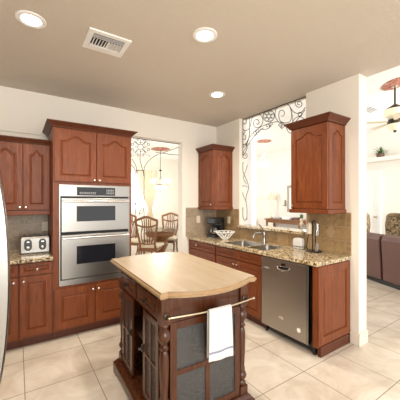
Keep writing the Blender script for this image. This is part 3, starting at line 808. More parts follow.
# pass-through arch, in the plane x = 3.0 ; coordinates are (y, z)
XI = 3.0
fi = lambda p: (XI, p[0], p[1])
t = thing('iron_scrollwork', 'black wrought iron arch of scrolls filling the top of the pass-through', 'ironwork', (XI, 2.68, 2.79))
def iron(name, pts, r=.006, parent=None, f=None, closed=False):
    m = MB(); m.tube([(f or fi)(p) for p in pts], r, 6, closed); return m.build(name, 'iron', parent or t, smooth=True)
SP_R = [
    ('scroll',[(2.995,2.8),(3.003,2.8),(3.015,2.8),(3.029,2.8),(3.044,2.792),(3.059,2.779),(3.071,2.765),(3.081,2.745),(3.09,2.721),(3.098,2.695),(3.107,2.669),(3.116,2.646),(3.128,2.63),(3.142,2.619),(3.157,2.612),(3.174,2.608),(3.192,2.607),(3.209,2.609),(3.227,2.613),(3.245,2.622),(3.265,2.635),(3.276,2.651),(3.276,2.668),(3.276,2.685),(3.276,2.701),(3.276,2.715),(3.276,2.73),(3.276,2.744),(3.276,2.758),(3.276,2.771),(3.276,2.783),(3.276,2.793),(3.276,2.8),(3.276,2.8),(3.276,2.8),(3.276,2.8),(3.276,2.8),(3.276,2.8),(3.268,2.8),(3.252,2.8),(3.237,2.8),(3.223,2.799),(3.213,2.79),(3.206,2.781),(3.2,2.771),(3.196,2.76),(3.193,2.749),(3.193,2.74),(3.195,2.732),(3.2,2.727),(3.209,2.723),(3.22,2.721),(3.231,2.719),(3.242,2.719),(3.25,2.72),(3.256,2.723),(3.261,2.728),(3.265,2.735),(3.268,2.741),(3.271,2.747),(3.273,2.751)],0.0046),
    ('ring',[(3.227,2.595),(3.231,2.583),(3.242,2.575),(3.259,2.573),(3.276,2.577),(3.276,2.586),(3.276,2.598),(3.276,2.612),(3.276,2.624),(3.276,2.631),(3.276,2.633),(3.259,2.629),(3.242,2.62),(3.231,2.608),(3.227,2.595)],0.0046),
    ('scroll',[(3.128,2.63),(3.129,2.612),(3.13,2.587),(3.131,2.558),(3.133,2.528),(3.137,2.5),(3.141,2.477),(3.147,2.46),(3.155,2.446),(3.163,2.435),(3.173,2.425),(3.183,2.416),(3.195,2.409),(3.208,2.402),(3.224,2.396),(3.24,2.391),(3.257,2.389),(3.273,2.389),(3.276,2.393),(3.276,2.401),(3.276,2.414),(3.276,2.43),(3.276,2.447),(3.276,2.464),(3.276,2.478),(3.276,2.491),(3.276,2.505),(3.276,2.517),(3.276,2.529),(3.276,2.539),(3.276,2.548),(3.276,2.554),(3.276,2.56),(3.276,2.564),(3.276,2.567),(3.276,2.568),(3.276,2.567),(3.266,2.563),(3.253,2.557),(3.241,2.549),(3.229,2.54),(3.22,2.531),(3.213,2.522),(3.21,2.514),(3.209,2.504),(3.211,2.494),(3.214,2.485),(3.218,2.478),(3.222,2.473),(3.228,2.472),(3.237,2.474),(3.246,2.478),(3.255,2.482),(3.263,2.486),(3.268,2.488)],0.0046),
    ('stem',[(3.128,2.785),(3.127,2.768),(3.126,2.744),(3.125,2.716),(3.124,2.686),(3.123,2.656),(3.124,2.629),(3.124,2.603),(3.125,2.576),(3.126,2.55),(3.128,2.524),(3.131,2.499),(3.137,2.476),(3.146,2.454),(3.158,2.432),(3.171,2.41),(3.184,2.391),(3.196,2.375),(3.204,2.363)],0.0046),
    ('scroll',[(2.995,2.8),(2.984,2.8),(2.97,2.8),(2.953,2.8),(2.935,2.798),(2.918,2.789),(2.904,2.78),(2.892,2.769),(2.881,2.756),(2.87,2.742),(2.861,2.728),(2.853,2.714),(2.849,2.701),(2.846,2.688),(2.847,2.674),(2.849,2.66),(2.853,2.647),(2.858,2.635),(2.864,2.625),(2.873,2.617),(2.883,2.609),(2.895,2.603),(2.907,2.598),(2.92,2.595),(2.933,2.593),(2.945,2.594),(2.959,2.596),(2.972,2.6),(2.985,2.606),(2.997,2.612),(3.007,2.619),(3.016,2.627),(3.023,2.636),(3.029,2.646),(3.033,2.657),(3.036,2.668),(3.037,2.677),(3.036,2.686),(3.033,2.696),(3.028,2.706),(3.022,2.714),(3.015,2.721),(3.007,2.725),(2.998,2.726),(2.987,2.725),(2.976,2.723),(2.964,2.719),(2.954,2.715),(2.945,2.71),(2.938,2.704),(2.932,2.696),(2.927,2.688),(2.923,2.679),(2.921,2.671),(2.921,2.665),(2.923,2.66),(2.927,2.655),(2.934,2.651),(2.941,2.648),(2.948,2.646),(2.953,2.646),(2.958,2.647),(2.963,2.651),(2.968,2.656),(2.972,2.662),(2.975,2.666),(2.978,2.669)],0.0046),
    ('arch_rail',[(3.276,2.207),(3.276,2.221),(3.276,2.242),(3.276,2.265),(3.276,2.29),(3.276,2.312),(3.276,2.33),(3.276,2.342),(3.272,2.351),(3.257,2.357),(3.242,2.363),(3.227,2.37),(3.213,2.38),(3.201,2.394),(3.189,2.41),(3.178,2.426),(3.166,2.444),(3.153,2.461),(3.137,2.476),(3.118,2.491),(3.098,2.506),(3.076,2.521),(3.053,2.535),(3.03,2.547),(3.007,2.558),(2.985,2.567),(2.962,2.575),(2.939,2.581),(2.915,2.587),(2.89,2.592),(2.864,2.596),(2.837,2.599),(2.807,2.602),(2.777,2.604),(2.747,2.605),(2.718,2.606),(2.692,2.606),(2.668,2.605),(2.646,2.604),(2.625,2.602),(2.604,2.599),(2.585,2.595),(2.566,2.59),(2.548,2.584),(2.531,2.577),(2.515,2.568),(2.5,2.559),(2.485,2.55),(2.47,2.541),(2.457,2.531),(2.444,2.519),(2.432,2.508),(2.421,2.497),(2.409,2.488),(2.398,2.481),(2.387,2.477),(2.378,2.475),(2.368,2.473),(2.358,2.474),(2.347,2.477),(2.334,2.483),(2.318,2.492),(2.3,2.504),(2.281,2.518),(2.262,2.533),(2.244,2.548),(2.226,2.561),(2.21,2.574),(2.192,2.589),(2.176,2.603),(2.16,2.616),(2.148,2.627),(2.138,2.634)],0.0043),
    ('arch_rail',[(3.276,2.202),(3.276,2.214),(3.276,2.231),(3.273,2.25),(3.263,2.271),(3.252,2.29),(3.241,2.306),(3.229,2.318),(3.218,2.329),(3.205,2.338),(3.193,2.347),(3.18,2.357),(3.168,2.367),(3.157,2.377),(3.146,2.387),(3.136,2.397),(3.125,2.408),(3.112,2.42),(3.097,2.432),(3.079,2.446),(3.059,2.461),(3.037,2.477),(3.015,2.493),(2.992,2.508),(2.97,2.52),(2.946,2.531),(2.919,2.541),(2.893,2.55),(2.868,2.558),(2.848,2.564),(2.833,2.568)],0.0046),
    ('rosette',[(2.627,2.686),(2.629,2.668),(2.637,2.653),(2.649,2.641),(2.666,2.632),(2.686,2.627),(2.709,2.626),(2.733,2.63),(2.757,2.638),(2.781,2.649),(2.802,2.664),(2.82,2.682),(2.833,2.701),(2.842,2.721),(2.845,2.741),(2.842,2.759),(2.833,2.775),(2.82,2.787),(2.802,2.796),(2.781,2.8),(2.757,2.8),(2.733,2.796),(2.709,2.787),(2.686,2.775),(2.666,2.76),(2.649,2.742),(2.637,2.724),(2.629,2.704),(2.627,2.686)],0.0046),
    ('rosette',[(2.699,2.704),(2.703,2.694),(2.712,2.687),(2.726,2.686),(2.741,2.689),(2.754,2.698),(2.764,2.709),(2.767,2.721),(2.764,2.732),(2.754,2.738),(2.741,2.74),(2.726,2.736),(2.712,2.727),(2.703,2.716),(2.699,2.704)],0.0046),
    ('spoke',[(2.704,2.692),(2.641,2.649)],0.0040),
    ('spoke',[(2.733,2.687),(2.733,2.63)],0.0040),
    ('spoke',[(2.763,2.707),(2.829,2.695)],0.0040),
    ('spoke',[(2.763,2.733),(2.829,2.779)],0.0040),
    ('spoke',[(2.733,2.738),(2.733,2.796)],0.0040),
    ('spoke',[(2.704,2.718),(2.641,2.73)],0.0040),
    ('petal',[(2.637,2.688),(2.641,2.679),(2.65,2.675),(2.663,2.675),(2.676,2.681),(2.685,2.691),(2.688,2.701),(2.685,2.71),(2.676,2.715),(2.663,2.715),(2.65,2.709),(2.641,2.699),(2.637,2.688)],0.0025),
    ('petal',[(2.672,2.651),(2.675,2.642),(2.685,2.637),(2.698,2.637),(2.711,2.643),(2.72,2.652),(2.724,2.663),(2.72,2.672),(2.711,2.677),(2.698,2.677),(2.685,2.671),(2.675,2.661),(2.672,2.651)],0.0025),
    ('petal',[(2.742,2.668),(2.746,2.659),(2.756,2.654),(2.769,2.654),(2.782,2.66),(2.792,2.67),(2.796,2.681),(2.792,2.69),(2.782,2.695),(2.769,2.695),(2.756,2.689),(2.746,2.679),(2.742,2.668)],0.0025),
    ('petal',[(2.779,2.724),(2.782,2.715),(2.792,2.71),(2.806,2.711),(2.819,2.717),(2.829,2.727),(2.833,2.738),(2.829,2.747),(2.819,2.752),(2.806,2.751),(2.792,2.745),(2.782,2.735),(2.779,2.724)],0.0025),
    ('petal',[(2.742,2.762),(2.746,2.753),(2.756,2.748),(2.769,2.749),(2.782,2.755),(2.792,2.765),(2.796,2.776),(2.792,2.786),(2.782,2.79),(2.769,2.789),(2.756,2.783),(2.746,2.773),(2.742,2.762)],0.0025),
    ('petal',[(2.672,2.744),(2.675,2.735),(2.685,2.73),(2.698,2.731),(2.711,2.737),(2.72,2.746),(2.724,2.757),(2.72,2.766),(2.711,2.771),(2.698,2.77),(2.685,2.764),(2.675,2.754),(2.672,2.744)],0.0025),
    ('scroll',[(2.491,2.551),(2.498,2.555),(2.509,2.56),(2.521,2.567),(2.535,2.575),(2.548,2.584),(2.559,2.594),(2.57,2.606),(2.581,2.62),(2.592,2.635),(2.602,2.65),(2.61,2.665),(2.616,2.68),(2.619,2.695),(2.62,2.709),(2.62,2.724),(2.617,2.738),(2.614,2.751),(2.609,2.762),(2.602,2.772),(2.594,2.781),(2.584,2.789),(2.573,2.796),(2.561,2.8),(2.549,2.8),(2.536,2.8),(2.523,2.8),(2.508,2.8),(2.494,2.8),(2.479,2.8),(2.464,2.8),(2.448,2.8),(2.431,2.8),(2.414,2.79),(2.398,2.778),(2.384,2.765),(2.372,2.751),(2.363,2.735),(2.355,2.717),(2.349,2.698),(2.345,2.678),(2.342,2.659),(2.34,2.642),(2.34,2.625),(2.341,2.609),(2.343,2.592),(2.347,2.577),(2.353,2.565),(2.359,2.555),(2.368,2.547),(2.378,2.543),(2.39,2.54),(2.403,2.539),(2.417,2.54),(2.431,2.542),(2.446,2.546),(2.463,2.553),(2.48,2.561),(2.497,2.57),(2.512,2.581),(2.525,2.591),(2.534,2.603),(2.541,2.616),(2.545,2.63),(2.549,2.644),(2.551,2.657),(2.552,2.67),(2.553,2.681),(2.552,2.692),(2.55,2.703),(2.547,2.712),(2.543,2.72),(2.538,2.726),(2.532,2.731),(2.524,2.733),(2.516,2.734),(2.507,2.734),(2.498,2.733),(2.491,2.73),(2.484,2.726),(2.477,2.719),(2.47,2.712),(2.464,2.704),(2.46,2.696),(2.457,2.688),(2.456,2.681),(2.457,2.674),(2.459,2.666),(2.462,2.659),(2.466,2.653),(2.47,2.649),(2.476,2.647),(2.483,2.647),(2.491,2.649),(2.499,2.651),(2.506,2.653),(2.511,2.654)],0.0046),
    ('scroll',[(2.372,2.751),(2.367,2.736),(2.359,2.715),(2.35,2.69),(2.341,2.664),(2.333,2.637),(2.328,2.612),(2.324,2.587),(2.323,2.559),(2.322,2.531),(2.322,2.505),(2.322,2.483),(2.321,2.467)],0.0040),
    ('scroll',[(2.372,2.751),(2.367,2.741),(2.359,2.728),(2.35,2.712),(2.34,2.696),(2.33,2.681),(2.318,2.668),(2.306,2.656),(2.292,2.645),(2.277,2.635),(2.262,2.626),(2.248,2.619),(2.235,2.615),(2.224,2.613),(2.213,2.614),(2.203,2.616),(2.194,2.62),(2.185,2.625),(2.176,2.629),(2.168,2.635),(2.159,2.642),(2.151,2.65),(2.143,2.657),(2.137,2.663),(2.133,2.668)],0.0046),
    ('scroll',[(2.263,2.8),(2.265,2.8),(2.27,2.8),(2.275,2.8),(2.279,2.797),(2.283,2.787),(2.284,2.778),(2.284,2.768),(2.282,2.758),(2.279,2.748),(2.276,2.738),(2.271,2.729),(2.266,2.721),(2.259,2.714),(2.251,2.707),(2.243,2.701),(2.234,2.696),(2.225,2.693),(2.217,2.692),(2.21,2.692),(2.203,2.694),(2.196,2.698),(2.19,2.702),(2.185,2.707),(2.182,2.712),(2.181,2.718),(2.181,2.724),(2.183,2.732),(2.186,2.739),(2.19,2.745),(2.194,2.751),(2.199,2.756),(2.206,2.76),(2.215,2.764),(2.223,2.767),(2.23,2.768),(2.235,2.768),(2.24,2.766),(2.243,2.762),(2.246,2.757),(2.248,2.751),(2.248,2.746),(2.248,2.741),(2.245,2.737),(2.239,2.733),(2.233,2.73),(2.227,2.727),(2.221,2.724),(2.217,2.722)],0.0046),
    ('ring',[(2.182,2.593),(2.185,2.583),(2.193,2.576),(2.205,2.574),(2.218,2.578),(2.23,2.586),(2.239,2.597),(2.241,2.608),(2.239,2.619),(2.23,2.626),(2.218,2.627),(2.205,2.624),(2.193,2.616),(2.185,2.605),(2.182,2.593)],0.0046),
    ('scroll',[(2.328,2.534),(2.322,2.539),(2.313,2.546),(2.303,2.554),(2.293,2.561),(2.282,2.568),(2.272,2.572),(2.262,2.575),(2.253,2.576),(2.243,2.576),(2.233,2.575),(2.223,2.572),(2.212,2.568),(2.198,2.561),(2.184,2.551),(2.168,2.54),(2.154,2.529),(2.141,2.519),(2.133,2.513)],0.0040),
    ('curl',[(2.945,2.497),(2.967,2.507),(2.983,2.522),(2.99,2.538),(2.987,2.552),(2.977,2.562),(2.961,2.565),(2.944,2.562),(2.93,2.554),(2.921,2.544),(2.918,2.534),(2.921,2.527),(2.928,2.522),(2.937,2.521),(2.946,2.524),(2.952,2.528),(2.955,2.533)],0.0040),
    ('curl',[(3.02,2.488),(2.997,2.489),(2.981,2.498),(2.974,2.511),(2.977,2.526),(2.988,2.54),(3.004,2.549),(3.021,2.554),(3.035,2.552),(3.045,2.546),(3.048,2.537),(3.045,2.528),(3.038,2.52),(3.028,2.515),(3.019,2.514),(3.013,2.516),(3.01,2.52)],0.0040),
    ('curl',[(2.756,2.54),(2.735,2.541),(2.721,2.549),(2.715,2.562),(2.717,2.576),(2.727,2.589),(2.741,2.598),(2.756,2.602),(2.77,2.601),(2.778,2.595),(2.781,2.587),(2.778,2.578),(2.772,2.571),(2.763,2.566),(2.755,2.565),(2.749,2.567),(2.747,2.57)],0.0040),
    ('curl',[(2.692,2.549),(2.712,2.559),(2.726,2.573),(2.733,2.588),(2.73,2.602),(2.72,2.61),(2.706,2.613),(2.691,2.61),(2.679,2.603),(2.67,2.594),(2.668,2.584),(2.67,2.577),(2.677,2.572),(2.685,2.572),(2.693,2.574),(2.698,2.578),(2.701,2.583)],0.0040),
    ('curl',[(2.532,2.497),(2.513,2.498),(2.5,2.506),(2.494,2.518),(2.497,2.532),(2.505,2.544),(2.518,2.553),(2.532,2.557),(2.544,2.555),(2.552,2.55),(2.555,2.542),(2.552,2.533),(2.546,2.526),(2.538,2.522),(2.531,2.521),(2.526,2.523),(2.523,2.526)],0.0040),
    ('curl',[(2.481,2.472),(2.499,2.481),(2.512,2.495),(2.517,2.509),(2.515,2.522),(2.506,2.53),(2.494,2.533),(2.48,2.531),(2.468,2.524),(2.461,2.515),(2.458,2.506),(2.461,2.499),(2.466,2.495),(2.474,2.494),(2.481,2.496),(2.486,2.5),(2.489,2.505)],0.0040),
    ('curl',[(2.904,2.566),(2.895,2.563),(2.882,2.558),(2.866,2.552),(2.85,2.547),(2.833,2.542),(2.817,2.539),(2.801,2.537),(2.785,2.536),(2.768,2.536),(2.752,2.537),(2.737,2.539),(2.726,2.542),(2.716,2.548),(2.709,2.555),(2.703,2.564),(2.699,2.573),(2.695,2.581),(2.692,2.586)],0.0040),
    ('drop',[(2.431,2.515),(2.429,2.508),(2.426,2.497),(2.423,2.484),(2.42,2.471),(2.416,2.458),(2.411,2.447),(2.406,2.437),(2.4,2.427),(2.393,2.417),(2.386,2.409),(2.379,2.401),(2.372,2.396),(2.365,2.393),(2.356,2.391),(2.348,2.39),(2.34,2.391),(2.333,2.394),(2.328,2.398),(2.324,2.404),(2.321,2.414),(2.319,2.425),(2.317,2.436),(2.316,2.446),(2.315,2.453)],0.0046),
    ('hanging_bar',[(3.276,2.8),(3.276,2.274)],0.0043),
    ('finial',[(3.276,2.261),(3.276,2.246),(3.276,2.236),(3.276,2.235),(3.276,2.243),(3.276,2.257),(3.276,2.274),(3.276,2.29),(3.276,2.299),(3.276,2.3),(3.276,2.292),(3.276,2.278),(3.276,2.261)],0.005),
    ('curl',[(3.238,2.261),(3.208,2.25),(3.186,2.232),(3.176,2.211),(3.179,2.192),(3.194,2.179),(3.216,2.173),(3.24,2.175),(3.262,2.183),(3.276,2.196),(3.276,2.211),(3.276,2.223),(3.266,2.231),(3.251,2.234),(3.236,2.231),(3.225,2.225),(3.218,2.217),(3.217,2.209),(3.221,2.204)],0.0046),
    ('curl',[(3.276,2.334),(3.276,2.341),(3.276,2.35),(3.276,2.362),(3.276,2.373),(3.276,2.383),(3.273,2.39),(3.262,2.395),(3.25,2.398),(3.237,2.4),(3.224,2.4),(3.213,2.399),(3.204,2.395),(3.197,2.388),(3.19,2.378),(3.184,2.367),(3.181,2.354),(3.179,2.341),(3.181,2.328),(3.187,2.314),(3.197,2.297),(3.209,2.28),(3.223,2.264),(3.237,2.251),(3.25,2.244),(3.264,2.242),(3.276,2.245),(3.276,2.252),(3.276,2.26),(3.276,2.267),(3.276,2.271)],0.0046),
    ('vine',[(3.268,2.119),(3.271,2.109),(3.275,2.095),(3.276,2.078),(3.276,2.06),(3.276,2.042),(3.276,2.025),(3.276,2.009),(3.276,1.993),(3.274,1.977),(3.267,1.96),(3.259,1.943),(3.25,1.926),(3.24,1.908),(3.228,1.888),(3.215,1.869),(3.203,1.849),(3.191,1.83),(3.181,1.811),(3.173,1.792),(3.165,1.773),(3.158,1.755),(3.152,1.736),(3.149,1.718),(3.148,1.7),(3.151,1.682),(3.158,1.663),(3.167,1.645),(3.177,1.627),(3.186,1.609),(3.193,1.592),(3.197,1.576),(3.2,1.561),(3.203,1.546),(3.204,1.532),(3.205,1.516),(3.204,1.497),(3.202,1.477),(3.198,1.454),(3.193,1.431),(3.188,1.406),(3.184,1.381),(3.181,1.356),(3.181,1.329),(3.181,1.299),(3.182,1.269),(3.184,1.241),(3.185,1.217),(3.186,1.199)],0.0046),
    ('vine',[(3.17,2.06),(3.175,2.051),(3.182,2.038),(3.19,2.022),(3.199,2.005),(3.207,1.988),(3.215,1.971),(3.224,1.954),(3.235,1.936),(3.246,1.918),(3.255,1.899),(3.26,1.881),(3.261,1.863),(3.256,1.845),(3.244,1.826),(3.23,1.807),(3.215,1.789),(3.201,1.775),(3.193,1.764)],0.0040),
    ('vine',[(3.276,1.722),(3.276,1.725),(3.276,1.729),(3.276,1.735),(3.276,1.739),(3.273,1.743),(3.261,1.744),(3.247,1.742),(3.23,1.737),(3.212,1.731),(3.195,1.725),(3.18,1.72),(3.17,1.716)],0.0040),
    ('vine',[(3.276,1.641),(3.276,1.633),(3.276,1.62),(3.276,1.606),(3.271,1.59),(3.26,1.575),(3.25,1.561),(3.24,1.546),(3.229,1.531),(3.218,1.516),(3.208,1.502),(3.199,1.49),(3.193,1.482)],0.0040),
    ('vine',[(3.276,1.401),(3.276,1.389),(3.276,1.371),(3.276,1.351),(3.276,1.33),(3.276,1.308),(3.276,1.289),(3.276,1.27),(3.274,1.249),(3.266,1.228),(3.257,1.209),(3.248,1.195),(3.238,1.188),(3.228,1.19),(3.216,1.198),(3.204,1.211),(3.193,1.226),(3.184,1.239),(3.177,1.247)],0.0046),
    ('top_bar',[(3.276,2.797),(2.082,2.797)],0.0056),
    ('side_bar',[(3.272,2.797),(3.272,2.35)],0.0043)]
for nm, pts, r in SP_R: iron(nm, pts, r)

